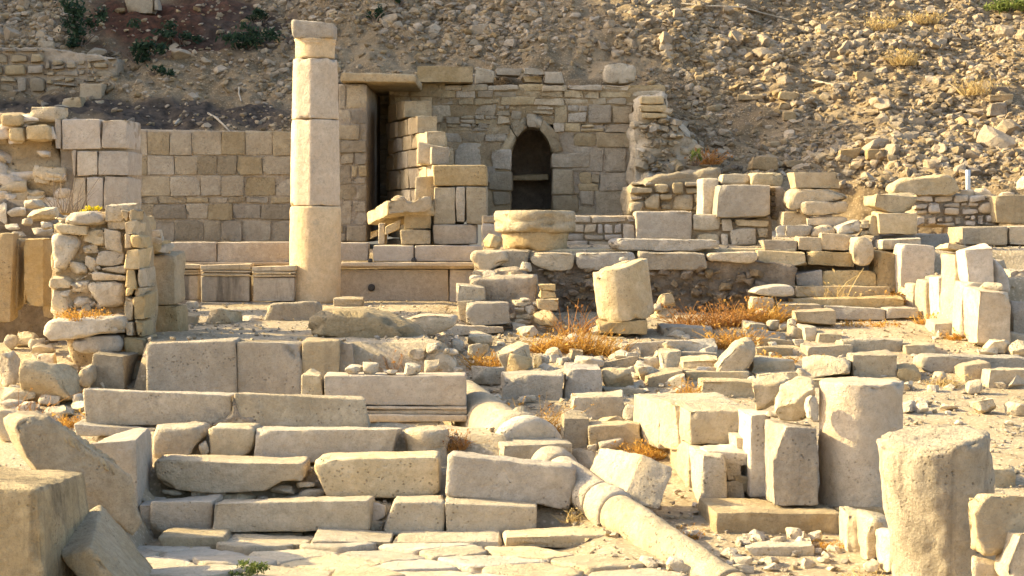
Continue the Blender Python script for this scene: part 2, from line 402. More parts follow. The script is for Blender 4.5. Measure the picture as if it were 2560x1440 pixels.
def drum_prof(r, h, e=.02, r2=None):
    r2 = r2 or r
    return [(.01, 0), (r-e, 0), (r-.2*e, e*.3), (r, e), (r2, h-e), (r2-.2*e, h-.3*e), (r2-e, h), (.01, h)]

def OB(label, xf, Df, xb, Db, wd, z0, z1, mat='pale', rough=1.4, chip=1., r=.02, name='stone_block', skew=.0, grp='blocks of the ruined row at the right'):
    """block whose left side runs from (xf, Df) back to (xb, Db)"""
    C = np.zeros((2, 2, 2, 3))
    for a in (0, 1):
        for b in (0, 1):
            for c in (0, 1):
                C[a, b, c] = ((xf, xb)[b]+wd*a, (Df, Db)[b]+skew*a, (z0, z1)[c]); C[a, b, c] += rng.normal(size=3)*.014
    V, Q = hexa(C, r, .03); V = weather(chop(V, 3, .4), Q, rough, chip, ns()); return thing(name, V, Q, mat, label, 'block', grp)
# ------------------------------------------------------------------ masonry
def courses(x0, y0, x1, y1, hmin, hmax, wmin, wmax, g, split=.0):
    """cells of a coursed wall, in photo pixels"""
    out = []; y = y1
    while y > y0+2:
        h = g.uniform(hmin, hmax)
        if y-h < y0+hmin*.6: h = y-y0
        x = x0-g.uniform(0, wmin*.6)
        while x < x1-2:
            w = g.uniform(wmin, wmax)*(1 if h > .7*hmax else 1.15)
            if x+w > x1-wmin*.5: w = x1-x
            a = max(x, x0)
            if g.random() < split and h > hmin*1.3:
                m = g.uniform(.35, .65)
                if g.random() < .5: out += [(a, y-h, x+w, y-h*m), (a, y-h*m, x+w, y)]
                else:
                    c = a+(x+w-a)*g.uniform(.35, .65); out += [(a, y-h, c, y-h*m), (c, y-h, x+w, y-h*m), (a, y-h*m, x+w, y)]
            else: out.append((a, y-h, x+w, y))
            x += w
        y -= h
    return out
def masonry(cells, D, g, dep=.22, gap=1.6, r=.03, jit=1.6, out=.025, rough=1., step=.07, cut=None):
    parts = []
    for c in cells:
        x0, y0, x1, y1 = c[:4]
        if cut and cut((x0+x1)/2, (y0+y1)/2, x0, y0, x1, y1): continue
        if x1-x0 < 5 or y1-y0 < 4: continue
        j = lambda: g.uniform(-jit, jit); gp = gap*g.uniform(.7, 1.5)
        Df = D+g.uniform(-out, out)
        q = (x0+gp+j(), y0+gp+j(), x1-gp+j(), y0+gp+j(), x1-gp+j(), y1-gp+j(), x0+gp+j(), y1-gp+j())
        C = quad_corners(q, Df, dep, 0, .006)
        V, Q = hexa(C, r*g.uniform(.7, 1.5), step); parts.append((weather(chop(V, 1, .3, g), Q, rough*.8, 1., g.uniform(0, 99)), Q))
    return join(parts)
def slab_noise(pts, D, dep, amp=.03, step=.08, freq=5):
    V, Q = prism(pts, D, dep, .03, step, smooth=0)
    N = vnorm(V, Q); return V+N*(amp*fbm(V*freq, 3))[:, None], Q

# ------------------------------------------------------------------ ground and hillside
def grid_mesh(XX, YY, ZZ):
    ny, nx = XX.shape; V = np.stack([XX.ravel(), YY.ravel(), ZZ.ravel()], 1); i = np.arange(ny*nx).reshape(ny, nx)
    Q = np.stack([i[:-1, :-1], i[:-1, 1:], i[1:, 1:], i[1:, :-1]], -1).reshape(-1, 4); return V, Q
gx = np.concatenate([[-400, -150, -60, -30, -18], np.arange(-11, 11.01, .07), [18, 30, 60, 150, 400]])
gy = np.concatenate([[-400, -120, -40, -10, 0, 6, 9], np.arange(11, 34.01, .07), [36, 40]])
XX, YY = np.meshgrid(gx, gy); ZZ = zg(XX, YY)
pp = np.stack([XX.ravel(), YY.ravel(), np.zeros(XX.size)], 1)
ZZ = ZZ+(.035*fbm(pp*1.3, 2)+.018*fbm(pp*6, 3)).reshape(XX.shape)-.01
V, Q = grid_mesh(XX, YY, ZZ)
o = bpy.data.objects.new('ground', mesh_from('ground', V, Q, 'earth')); COL.objects.link(o)
tag(o, 'dusty pale earth and gravel ground between the ruins', 'ground', kind='structure')

HILL = {  # photo column -> profile of (row, distance)
 -1500: [(420, 31), (330, 32), (270, 34), (200, 35), (120, 36), (0, 38), (-300, 41), (-1500, 60)],
 -500: [(420, 31.4), (330, 31.8), (270, 33.5), (200, 34.7), (120, 35.6), (0, 37), (-200, 40), (-700, 56)],
 0: [(350, 31.6), (300, 32.2), (262, 34.3), (195, 35.1), (112, 35.5), (0, 37.0), (-150, 39.5), (-600, 56)],
 330: [(350, 31.75), (328, 31.8), (270, 33.8), (200, 34.8), (120, 35.8), (0, 38), (-150, 41), (-600, 58)],
 720: [(350, 31.75), (334, 31.8), (240, 34), (185, 35), (125, 35.9), (0, 38.5), (-150, 41.5), (-600, 58)],
 860: [(420, 34.6), (205, 34.7), (190, 35), (160, 35.4), (90, 36), (0, 37.2), (-150, 39.5), (-600, 56)],
 1250: [(420, 34.7), (205, 34.8), (195, 35), (150, 35.5), (80, 36.2), (0, 37.5), (-150, 39.8), (-600, 56)],
 1560: [(500, 34.6), (300, 34.7), (220, 34.9), (150, 35.5), (80, 36.2), (0, 37.4), (-150, 40), (-600, 56)],
 1750: [(490, 31.5), (400, 32.7), (330, 33.8), (230, 35), (120, 36.2), (0, 38), (-150, 40.5), (-600, 57)],
 2000: [(480, 30.3), (420, 31.8), (350, 33), (250, 34.8), (130, 36.5), (0, 39), (-150, 42), (-600, 60)],
 2300: [(480, 29.8), (425, 31), (350, 32.5), (240, 34.5), (130, 37), (0, 40.5), (-150, 44), (-600, 62)],
 2600: [(500, 29.2), (440, 30.5), (360, 32), (250, 34), (130, 37), (0, 41), (-150, 45), (-600, 64)],
 3200: [(500, 28), (440, 29.5), (360, 31), (250, 33), (130, 36), (0, 40), (-150, 45), (-600, 64)],
 4500: [(500, 26), (440, 28), (360, 30), (250, 32), (130, 35), (0, 39), (-150, 44), (-600, 64)]}
for k_ in HILL: HILL[k_] = [(HILL[k_][0][0]+130, HILL[k_][0][1]-(.5 if k_ > 1600 else 0))]+HILL[k_]
HX = np.array(sorted(HILL)); HP = np.array([HILL[k] for k in HX], float)
def hillpx(x, t):
    """photo row and distance of the hillside at photo column x and profile parameter t in 0..8"""
    x = np.asarray(x, float); t = np.asarray(t, float); i = np.clip(np.searchsorted(HX, x)-1, 0, len(HX)-2)
    f = (x-HX[i])/(HX[i+1]-HX[i]); f = f*f*(3-2*f); k = np.clip(np.floor(t).astype(int), 0, 7); g = (t-k)[..., None]
    a = HP[i, k]*(1-g)+HP[i, k+1]*g; b = HP[i+1, k]*(1-g)+HP[i+1, k+1]*g
    return a+(b-a)*f[..., None]
def hill(x, t):
    yd = hillpx(x, t); y, D = yd[..., 0], yd[..., 1]
    return np.stack([(x-1280)*D/F, D, H-(y-HY)*D/F], -1)
hx = np.concatenate([np.linspace(-1500, -60, 40), np.linspace(-50, 2610, 420), np.linspace(2640, 4500, 40)])
ht = np.concatenate([np.linspace(0, 6.2, 215), np.linspace(6.3, 8, 14)])
A, T_ = np.meshgrid(hx, ht); Ph = hill(A, T_); V = Ph.reshape(-1, 3)
i = np.arange(len(V)).reshape(A.shape); Q = np.stack([i[:-1, :-1], i[:-1, 1:], i[1:, 1:], i[1:, :-1]], -1).reshape(-1, 4)
N = vnorm(V, Q); N *= np.sign((N*np.array([0, -.5, 1])).sum(1))[:, None]
V = V+N*(.32*fbm(V*.55, 3)+.15*fbm(V*1.9+5, 3)+.06*fbm(V*5.5, 3))[:, None]
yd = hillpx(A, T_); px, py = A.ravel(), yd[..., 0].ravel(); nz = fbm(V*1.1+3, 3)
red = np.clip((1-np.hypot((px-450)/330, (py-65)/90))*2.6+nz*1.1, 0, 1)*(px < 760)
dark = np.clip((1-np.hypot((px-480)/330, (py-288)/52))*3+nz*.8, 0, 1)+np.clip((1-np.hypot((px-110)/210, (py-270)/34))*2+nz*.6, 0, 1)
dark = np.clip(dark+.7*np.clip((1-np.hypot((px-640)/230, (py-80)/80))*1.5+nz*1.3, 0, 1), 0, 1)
ho = bpy.data.objects.new('hillside', mesh_from('hillside', V, Q, 'hill')); COL.objects.link(ho)
ca = ho.data.color_attributes.new('litter', 'FLOAT_COLOR', 'POINT')
ca.data.foreach_set('color', np.stack([red, dark, 0*red, 0*red+1], 1).ravel().astype(np.float32))
tag(ho, 'steep eroded earth hillside strewn with broken stones behind the ruins', 'hillside', kind='structure')
HILLV = V
# the same hill goes on out of the picture to the left, high enough to keep the low sun off the back walls
uu = np.concatenate([np.linspace(27.9, 31, 16), np.linspace(31.3, 60, 50)]); ss = np.linspace(-44, -17.5, 40); U, S2 = np.meshgrid(uu, ss)
sb, cb = math.sin(SUN_BACK), math.cos(SUN_BACK); te = math.tan(SUN_EL)
crest = np.interp(U, [27.9, 28.35, 28.8, 30, 31.5, 33.6, 35, 37.2, 39, 42, 60], [-9, -4.5, .2, 2.6, 4.2, 4.85, 4.7, 5.0, 5.6, 6.2, 8])+.2*np.sin(U*2.1)+.15*np.sin(U*5.3)
hh = (crest+29*te)*np.clip(1-np.abs(S2+29)/13., 0, 1)**.8
XR, YR = cb*S2+sb*U, -sb*S2+cb*U
V, Q = grid_mesh(XR, YR, hh-.5); V = V+np.stack([0*V[:, 0], 0*V[:, 0], .35*fbm(V*.6, 3)], 1)
o = bpy.data.objects.new('hill_spur', mesh_from('hill_spur', V, orient(V, Q), 'hill')); COL.objects.link(o)
tag(o, 'high shoulder of the hillside to the left', 'hillside', kind='structure')

# ------------------------------------------------------------------ the standing column
def build_column():
    b = W(788, 757, 27.2); root = empty('column', b, 'tall standing column of stacked drums with broken capital', 'column')
    k = 27.2/F; z = lambda y: (757-y)*k
    def part(name, V, Q, mat, rough=.35, chip=.5):
        V = weather(V, Q, rough, chip, ns()); return thing(name, V+b, Q, mat, parent=root)
    r = lambda w: w*k/2
    V, Q = ring_solid([(.01, 0), (r(128), 0), (r(129), z(640)), (r(127), z(520)), (r(125), z(516)), (.01, z(516))], 64, step=.05); part('lower_drum', V, Q, 'shaft')
    def oct_(a):
        q = (a+math.radians(4)) % (math.pi/4)-math.pi/8; f = np.cos(math.pi/8)/np.cos(q); return np.minimum(f, .985)*1.045
    for nm, y0, y1, w0, w1 in (('middle_drum', 515, 301, 123, 117), ('upper_drum', 300, 149, 116, 109)):
        V, Q = ring_solid([(.01, z(y0)), (r(w0)*.985, z(y0)), (r(w0), z(y0-3)), (r(w1), z(y1+3)), (r(w1)*.985, z(y1)), (.01, z(y1))], 96, oct_, .05); part(nm, V, Q, 'shaft')
    V, Q = ring_solid([(.01, z(149)), (r(97), z(148)), (r(99), z(128)), (r(99), z(113)), (r(103), z(111)), (r(103), z(107)), (r(100), z(106)), (r(106), z(103)), (r(106), z(99)), (.01, z(99))], 64, step=.03)
    part('necking', V, Q, 'shaft')
    C = np.zeros((2, 2, 2, 3))
    for a in (0, 1):
        for c in (0, 1):
            for d in (0, 1):
                w = r(100 if d == 0 else 105); C[a, c, d] = ((2*a-1)*w-(.02 if a == 0 and d else 0), (2*c-1)*w, z(100) if d == 0 else z(61)+(.04 if a == 0 else 0))
    V, Q = hexa(C, .04, .035); V = weather(V, Q, 1.2, 1.6, ns()); thing('abacus', V+b, Q, 'grey', parent=root)
build_column()
B('small squared stone at the right foot of the tall column', (833, 744, 906, 772), 26.2, .4, 'grey')

# ------------------------------------------------------------------ back walls
g = np.random.default_rng(11)
def wall_thing(name, label, loc_px, D, cat='wall'):
    return empty(name, W(*loc_px, D), label, cat)
def mas(root, cells, D, mat='ashlar', name='masonry', **k):
    V, Q = masonry(cells, D, g, **k); return thing(name, V, Q, mat, parent=root)
def bed(root, pts, D, dep, mat='mortar', name='mortar_bed', amp=.025, **k):
    V, Q = slab_noise(pts, D, dep, amp, **k); return thing(name, V, Q, mat, parent=root)

w = wall_thing('ashlar_wall', 'long shaded wall of squared grey blocks left of the tall column', (520, 606), 31)
rows = [(327, 388), (390, 437), (439, 490), (492, 508), (510, 549), (551, 604)]; cells = []
for (a, c), mn, mx in zip(rows, (52, 42, 50, 45, 52, 40), (76, 68, 80, 75, 88, 85)):
    cells += courses(318, a, 728, c, c-a, c-a, mn, mx, g, .12)
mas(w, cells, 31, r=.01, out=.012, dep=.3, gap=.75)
bed(w, [(316, 322), (728, 330), (728, 606), (316, 606)], 31.025, .5, amp=.008)
w = wall_thing('doorway_wall', 'tall shaded wall pier of small blocks between the column and the dark doorway', (880, 606), 31)
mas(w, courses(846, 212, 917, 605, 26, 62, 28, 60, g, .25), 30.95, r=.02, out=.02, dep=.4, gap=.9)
bed(w, [(846, 210), (917, 210), (917, 606), (846, 606)], 30.97, 3.3, amp=.012)  # bed reaches far behind the pier, added to block light from the left
thing('lintel', *(lambda C: (weather(*hexa(C, .04, .08), 1, 1, 3.), hexa(C, .04, .08)[1]))(quad_corners((848, 178, 1042, 186, 1040, 207, 850, 205), 30.8, 3.3)), 'wallstone', parent=w)  # lintel depth stretched into an unseen roof to keep the doorway dark
w = wall_thing('passage_wall', 'dim inner wall seen deep inside the tall narrow doorway', (938, 500), 33.4)
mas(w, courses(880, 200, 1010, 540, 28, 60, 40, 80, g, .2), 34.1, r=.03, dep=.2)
bed(w, [(870, 196), (1020, 196), (1020, 545), (870, 545)], 34.15, .4)

# the wall with the arched niche
ARX0, ARX1, ARY, ARS = 1279, 1381, 321, 395
def in_arch(x, y, pad=0):
    if x < ARX0-pad or x > ARX1+pad: return False
    if y > ARS: return y < 545
    cx = (ARX0+ARX1)/2; return ((x-cx)/((ARX1-ARX0)/2+pad))**2+((ARS-y)/(ARS-ARY+pad))**2 < 1
w = wall_thing('niche_wall', 'patched shaded rubble wall with a dark arched niche', (1310, 540), 33)
cells = courses(970, 208, 1112, 242, 34, 34, 70, 80, g)+courses(985, 242, 1080, 330, 22, 36, 34, 76, g, .3)+courses(985, 330, 1090, 525, 30, 60, 36, 70, g, .3)+courses(1080, 212, 1665, 262, 14, 24, 34, 84, g, .12)+courses(1080, 262, 1276, 330, 14, 36, 24, 60, g, .5)+courses(1384, 262, 1640, 330, 14, 44, 24, 62, g, .4)+courses(1276, 262, 1384, 330, 12, 30, 24, 60, g, .3)
cells += courses(1090, 330, 1276, 525, 40, 68, 48, 88, g, .22)+courses(1384, 330, 1600, 540, 36, 64, 44, 96, g, .25)
cutf = lambda cx, cy, a, b, c, d: in_arch(cx, cy, 24) or in_arch((a+c)/2, d, 22) or in_arch(a, d, 10) or in_arch(c, d, 10) or in_arch(a, b, 8) or in_arch(c, b, 8) or in_arch(a, cy, 6) or in_arch(c, cy, 6)
mas(w, cells, 33, 'wallstone', r=.02, out=.03, dep=.3, jit=2.6, gap=.6, rough=1.7, cut=cutf)
arch = [(ARX0, 545), (ARX0, ARS)]+[((ARX0+ARX1)/2-math.cos(a)*(ARX1-ARX0)/2, ARS-math.sin(a)*(ARS-ARY)*(1+.06*math.sin(a)**8)) for a in np.linspace(.15, math.pi-.15, 15)]+[(ARX1, ARS), (ARX1, 545)]
# wall bed: a band of boxes around the opening (butted end to end)
mid = (ARX0+ARX1)/2; parts = []
parts.append(slab_noise([(972, 214), (1660, 222), (1660, 312), (972, 312)], 33.03, 1.1, .03))
parts.append(slab_noise([(972, 312), (ARX0-2, 312), (ARX0-2, 545), (972, 545)], 33.03, 1.1, .03))
parts.append(slab_noise([(ARX1+2, 312), (1640, 312), (1610, 545), (ARX1+2, 545)], 33.03, 1.1, .03))
V, Q = join(parts); thing('mortar_bed', V, Q, 'mortar', parent=w)
parts = []
vs_ = [(ARX0, 425)]+arch[1:-1]+[(ARX1, 425)]
pa = np.array(arch[2:-2]); cuts = [0, 3, 6, 9, len(pa)-1]
for a0, a1 in zip(cuts[:-1], cuts[1:]):
    ins = pa[a0:a1+1]; c = np.array([mid, ARS]); outp = [tuple(c+(p-c)*1.0+(p-c)/np.linalg.norm(p-c)*(30+g.uniform(-6, 6))) for p in ins[::-1]]
    V, Q = prism([tuple(p) for p in ins]+outp, 32.99, 1.0, .01, .06, smooth=0); parts.append((weather(V, Q, 1.0, 1.0, ns()), Q))
for x0, x1, y0, y1 in ((ARX0-52, ARX0+1, 372, 425), (ARX0-60, ARX0+1, 427, 478), (ARX0-46, ARX0, 480, 512), (ARX1-1, ARX1+92, 383, 420), (ARX1, ARX1+54, 422, 486), (ARX1, ARX1+66, 488, 530)):
    V, Q = hexa(quad_corners((x0, y0, x1, y0, x1, y1, x0, y1), 32.97, 1.0, 0, .01), .035, .07); parts.append((weather(V, Q, 1, 1, ns()), Q))
V, Q = join(parts); thing('arch', V, Q, 'wallstone', parent=w)
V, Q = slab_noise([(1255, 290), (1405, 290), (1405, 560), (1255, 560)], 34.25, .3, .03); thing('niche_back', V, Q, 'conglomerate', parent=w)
V, Q = hexa(quad_corners((1270, 438, 1372, 434, 1372, 450, 1270, 452), 33.8, .5), .03, .08); thing('niche_shelf', weather(V, Q, 1, 1, 5.), Q, 'wallstone', parent=w)
# wall returning towards the viewer at its left end
w = wall_thing('cross_wall', 'broken stepped side wall coming forward from the dark doorway', (1010, 520), 31)
pA, pB = np.array([(966-1280)*32.6/F, 32.6]), np.array([(1086-1280)*28.7/F, 28.7]); Lw = np.linalg.norm(pB-pA); uw = (pB-pA)/Lw; nw = np.array([-uw[1], uw[0]]) if uw[0] < 0 else np.array([uw[1]*-1, uw[0]])
parts = []; zt = lambda t: np.interp(t, [0, .3, .34, .5, .55, .8, .84, 1], [4.45, 4.4, 4.3, 4.2, 4.05, 3.9, 3.7, 3.35]); z0 = 1.9
while z0 < 4.75:
    h = g.uniform(.2, .34); x = -g.uniform(0, .3)
    while x < Lw:
        wd = g.uniform(.4, .85); x0, x1 = max(x, 0), min(x+wd, Lw); x += wd
        if x1-x0 < .1 or z0+h*.5 > zt((x0+x1)/2/Lw): continue
        C = np.zeros((2, 2, 2, 3)); top = min(z0+h, zt((x0+x1)/2/Lw)+.08); o_ = g.uniform(-.025, .025)
        for a in (0, 1):
            for b in (0, 1):
                p = pA+uw*((x1-.008) if a else x0+.008)-nw*o_*(1-b)+np.array([.95, .3])*(.38+.1*math.sin(z0*9+x*5))*b
                for c in (0, 1): C[a, b, c] = (p[0], p[1], (top-.008) if c else z0+.008)
        V, Q = hexa(C, .02, .07); parts.append((weather(chop(V, 2, .4, g), Q, 1.3, 1.2, ns()), Q))
    z0 += h
V, Q = join(parts); thing('masonry', V, Q, 'wallstone', parent=w)
S('long pale squared block lying on the wall top right of the doorway', (1041, 164, 1184, 165, 1183, 203, 1043, 203), 32.7, .7, 'warm', name='stone_block', cat='block')
B('dark squared block right of the long pale block on the wall top', (1188, 172, 1238, 207), 34.1, .4, 'wallstone')
S('thin dark slab bedded in the earth above the niche wall', (1240, 170, 1305, 190), 34.2, .4, 'wallstone')
S('overhanging flat slab in the earth right of the thin dark slab', (1306, 172, 1362, 187), 34.0, .5, 'wallstone')
B('low wide block under the overhanging flat slab', (1310, 190, 1358, 210), 34.2, .3, 'wallstone')
B('squared grey block at the right end of the row above the niche', (1362, 178, 1406, 208), 34.0, .4, 'wallstone')
P('knobbly block standing out of the earth bank above the niche wall', [(1512, 160), (1560, 156), (1590, 166), (1588, 206), (1540, 212), (1508, 205)], 34.1, .5, 'wallstone')

# old dry wall high on the left bank
w = wall_thing('terrace_wall', 'crumbling dry stone wall high on the bank at the far left', (140, 262), 34.6)
cells = courses(-60, 118, 110, 232, 22, 44, 26, 60, g, .5)+courses(110, 148, 215, 236, 16, 34, 26, 64, g, .5)+courses(215, 142, 290, 250, 12, 24, 22, 46, g, .3)
mas(w, cells, 34.6, jit=3, gap=2.5, out=.06, r=.06, dep=.3, rough=1.8)
bed(w, [(-60, 122), (110, 118), (292, 146), (292, 252), (-60, 240)], 34.7, .7, 'mortar', amp=.06)
B('squat block propped on two stones below the old bank wall', (200, 208, 255, 248), 34.0, .4, 'warm')
B('upright thin stone under the right of the propped block', (230, 250, 257, 290), 33.6, .3, 'warm')
B('rough block leaning at the left of the propped block', (154, 244, 204, 292), 33.4, .4, 'warm')
R('pale rounded rock lying left of the propped block', (133, 262, 172, 286), 33.2, mat='grey')
B('big brown block in the red earth at the top left edge', (316, -6, 384, 33), 37.2, .5, 'wallstone')
B('small stone wedged beside the big brown block at the top', (385, -4, 396, 25), 37.2, .3, 'wallstone')

# ------------------------------------------------------------------ parapet, panels and the platform
w = wall_thing('parapet', 'long low marble parapet with a moulded ledge behind the column', (800, 775), 28)
def pbox(root, name, q, D, dep, mat, r=.02, rough=.5, chip=.6):
    q = q if len(q) == 8 else (q[0], q[1], q[2], q[1], q[2], q[3], q[0], q[3])
    V, Q = hexa(quad_corners(q, D, dep, 0, .004), r, .07); return thing(name, weather(V, Q, rough, chip, ns()), Q, mat, parent=root)
for q in ((425, 606, 541, 655), (543, 605, 724, 655), (726, 607, 919, 652), (932, 614, 1034, 654), (1037, 613, 1210, 654)):
    pbox(w, 'coping_block', q, 28.0, .45, 'pink')
pbox(w, 'ledge_moulding', (425, 656, 850, 664), 27.93, .5, 'pink'); pbox(w, 'ledge_moulding', (850, 655, 1210, 667), 27.9, .5, 'pink')
pbox(w, 'ledge_moulding', (425, 665, 1210, 672), 27.98, .4, 'pink')
for q in ((425, 673, 500, 790), (845, 673, 1122, 772), (1124, 673, 1215, 772)): pbox(w, 'panel', q, 28.06, .35, 'streaked' if q[0] < 500 else 'pink')
pbox(w, 'base_course', (845, 773, 1215, 800), 27.98, .4, 'grey')
for x, y, r_ in ((929, 719, 9), (1035, 651, 7), (926, 652, 6)):
    V, Q = ring_solid([(.003, 0), (r_*28/F, 0), (r_*28/F, .035), (.003, .035)], 20, step=.02)
    V = place(V, W(x, y, 28.055 if y > 700 else 27.985), (90, 0, 0)); M.setdefault('hole', None)
    if M['hole'] is None:
        hm = bpy.data.materials.new('hole'); hm.use_nodes = True; hm.node_tree.nodes['Principled BSDF'].inputs['Base Color'].default_value = (.03, .024, .018, 1); M['hole'] = hm  # near-black colour of solid discs stands in for shade inside the holes
    thing('drain_hole_shade', V, Q, 'hole', parent=w)
def panel(label, q, D, mat='streaked'):
    x0, y0, x1, y1 = q; root = empty('moulded_slab', W((x0+x1)/2, y1, D), label, 'stone panel', 'moulded panels before the parapet')
    pbox(root, 'slab', (x0+3, y0+28, x1-3, y1-34), D+.03, .3, mat)
    for k, (a, b, f) in enumerate(((0, 13, 0), (14, 20, .015), (21, 27, .03))): pbox(root, 'cornice', (x0+k, y0+a, x1-k, y0+b), D+f-.03, .34, mat, .012)
    pbox(root, 'plinth', (x0, y1-33, x1, y1), D, .34, 'grey', .012)
panel('moulded stone panel with dark rain streaks, left of the pair before the parapet', (500, 662, 627, 788), 26.8)
panel('moulded stone panel with dark rain streaks, right of the pair and touching the column', (629, 665, 738, 788), 26.75)
panel('narrow cracked moulded panel at the left corner of the parapet', (440, 660, 499, 784), 27.1)

def orth(label, q, **k): return S(label, q, 18.2, k.pop('dep', .35), k.pop('mat', 'dirty' if False else 'grey'), name='orthostat', cat='slab', rough=.45, chip=.6, r=.02, grp='upright slabs facing the platform', **k)
orth('big upright slab filling the left of the platform front', (363, 853, 586, 854, 584, 1000, 363, 1000))
orth('big upright slab right of the long vertical crack in the platform front', (590, 853, 754, 855, 750, 1000, 588, 1000))
orth('upright slab with a round grey stain in the platform front', (755, 853, 845, 852, 845, 1000, 753, 1000), mat='dirty')
B('narrow upright block at the right end of the platform front', (846, 853, 884, 932), 18.3, .35, 'grey')
B('low block tucked behind the right end of the platform front', (884, 866, 918, 932), 18.5, .3, 'grey')
P('huge dark domed fragment of carved stone lying on the platform', [(757, 832), (764, 800), (800, 775), (850, 770), (905, 776), (960, 790), (1010, 806), (1046, 828), (1058, 850), (1030, 872), (960, 876), (900, 868), (840, 850), (770, 848)], 19.2, .9, 'dirty', 'carved_fragment', 'carved stone', r=.1, rough=1.7, bulge=.06, chip=2, smooth=1)
V, Q = slab_noise([(880, 868), (1060, 866), (1092, 900), (1096, 948), (880, 948)], 18.75, 1.2, .05); thing('rubble_core', V, Q, 'mortar', 'rough rubble core below the right half of the domed fragment', 'wall core')
P('thin leaning slab with a notched top on the platform by the column', [(657, 840), (660, 795), (672, 760), (803, 753), (803, 795), (750, 812), (748, 838)], 22.5, .25, 'dirty', 'stone_slab', 'slab')
R('round weathered rock on the platform before the streaked panels', (505, 772, 598, 842), 21.8, mat='dirty', boxy=.2)
R('broken grey rock between the round rock and the leaning slab', (592, 790, 656, 834), 22.6, mat='grey')
B('squared block at the foot of the ruined rubble wall on the platform', (443, 790, 489, 832), 21.5, .4, 'warm')
R('small flat rock before the leaning slab on the platform', (712, 832, 750, 846), mat='grey', D=21.0)
R('little dark rock in the corner beside the narrow cracked panel', (462, 752, 500, 790), 25.5, mat='dirty')
P('wedge shaped pale slab lying right of the huge domed fragment', [(1008, 798), (1060, 787), (1143, 792), (1143, 812), (1080, 838), (1030, 838), (1012, 820)], 21.6, .5, 'warm', 'stone_slab', 'slab')

for lab, q, D in (('brown rock below the domed fragment beside the low upright block', (918, 884, 972, 934), 18.4), ('knobbly rock under the middle of the domed fragment', (968, 876, 1022, 936), 18.5), ('grey rock bedded under the right end of the domed fragment', (1018, 878, 1072, 930), 18.5), ('round stone at the corner of the moulded block below the fragment', (1060, 900, 1100, 940), 18.2)):
    R(lab, q, D, .9, 'dirty', rough=1.5)
# ------------------------------------------------------------------ the ruined rubble wall and the tower wall at the left
w = wall_thing('ruined_wall', 'ruined rubble cored wall standing end on at the left', (240, 980), 19)
bed(w, [(130, 560), (200, 535), (330, 525), (348, 600), (358, 760), (362, 1000), (230, 1000), (135, 800), (126, 690)], 19.1, .75, 'mortar', 'rubble_core', amp=.05)
def wst(q, D=19.0, dep=.45, mat='pale', **k): return B(None, q, D, dep, mat, 'wall_stone', None, parent=w, r=k.pop('r', .018), rough=1.5, **k)
def wrk(q, D=19.02, mat='pale'): return R(None, q, D, .9, mat, 'wall_stone', None, parent=w)
for p in ([148, 560, 165, 533, 225, 527, 262, 540, 260, 562, 150, 564],): P(None, p, 18.95, .5, 'grey', 'wall_stone', None, parent=w, r=.05)
for q in ((262, 517, 330, 552), (262, 574, 312, 626), (245, 626, 316, 664), (252, 666, 316, 682), (230, 683, 316, 698), (143, 563, 218, 582), (268, 552, 314, 572)): wst(q)
P(None, [126, 590, 140, 584, 185, 586, 201, 605, 185, 640, 160, 680, 128, 678], 18.98, .5, 'pale', 'wall_stone', None, parent=w, r=.06)
P(None, [213, 712, 240, 706, 312, 703, 312, 768, 245, 768, 228, 740], 18.96, .5, 'pale', 'wall_stone', None, parent=w, r=.05)
for q in ((188, 574, 262, 614), (123, 690, 186, 722), (121, 725, 188, 794), (178, 738, 228, 776), (205, 611, 245, 634), (171, 655, 215, 684), (176, 700, 225, 735), (210, 640, 245, 680), (188, 770, 236, 790), (140, 722, 180, 742)): wrk(q)
parts = []; y = 1004
while y > 530:
    h = g.uniform(24, 62); x0 = np.interp(y-h/2, [530, 640, 780, 900, 1000], [306, 314, 314, 304, 304]); x1 = np.interp(y-h/2, [530, 600, 700, 760, 1000], [330, 345, 352, 362, 362])
    xs = [x0, x1] if g.random() < .4 else [x0, x0+(x1-x0)*g.uniform(.35, .65), x1]
    for p, q in zip(xs[:-1], xs[1:]):
        V, Q = hexa(quad_corners((p+.5, max(y-h, 524)+.6, q-.5, max(y-h, 524)+.6, q-.5, y-.6, p+.5, y-.6), 18.85+g.uniform(-.04, .03), .6, 0, .012), .02, .04); parts.append((weather(chop(V, 3, .5, g), Q, 1.6, 1.6, ns()), Q))
    y -= h
V, Q = join(parts); thing('facing', V, Q, 'warm', parent=w)
for q in ((332, 542, 364, 596), (357, 602, 406, 634), (356, 632, 440, 762), (366, 764, 443, 842), (332, 596, 362, 640)):
    V, Q = hexa(quad_corners((q[0], q[1], q[2], q[1], q[2], q[3], q[0], q[3]), 20.0, .6, 0, .02), .05, .05); thing('wall_stone', weather(V, Q, 1.2, 1.2, ns()), Q, 'warm', parent=w)
for q in ((365, 575, 405, 606), (372, 590, 410, 612), (392, 608, 432, 634)): R(None, q, 20.0, .9, 'pale', 'wall_stone', None, parent=w)
P('thick pale slab jutting left out of the foot of the ruined wall', [(104, 838), (106, 806), (135, 797), (240, 793), (304, 790), (306, 836), (240, 836), (170, 850), (118, 856)], 18.6, .7, 'pale', 'stone_slab', 'slab', r=.05)
P('curved grey moulding block under the thick jutting slab', [(176, 852), (205, 842), (300, 838), (302, 882), (200, 884), (182, 876)], 18.65, .6, 'grey', 'moulding_block', 'carved stone', r=.04)
B('squared block at the bottom of the ruined wall', (225, 886, 306, 975), 18.3, .6, 'grey')
P('narrow ribbed stone leaning at the bottom of the ruined wall', [(190, 968), (194, 925), (215, 914), (230, 920), (226, 968)], 18.1, .4, 'warm')

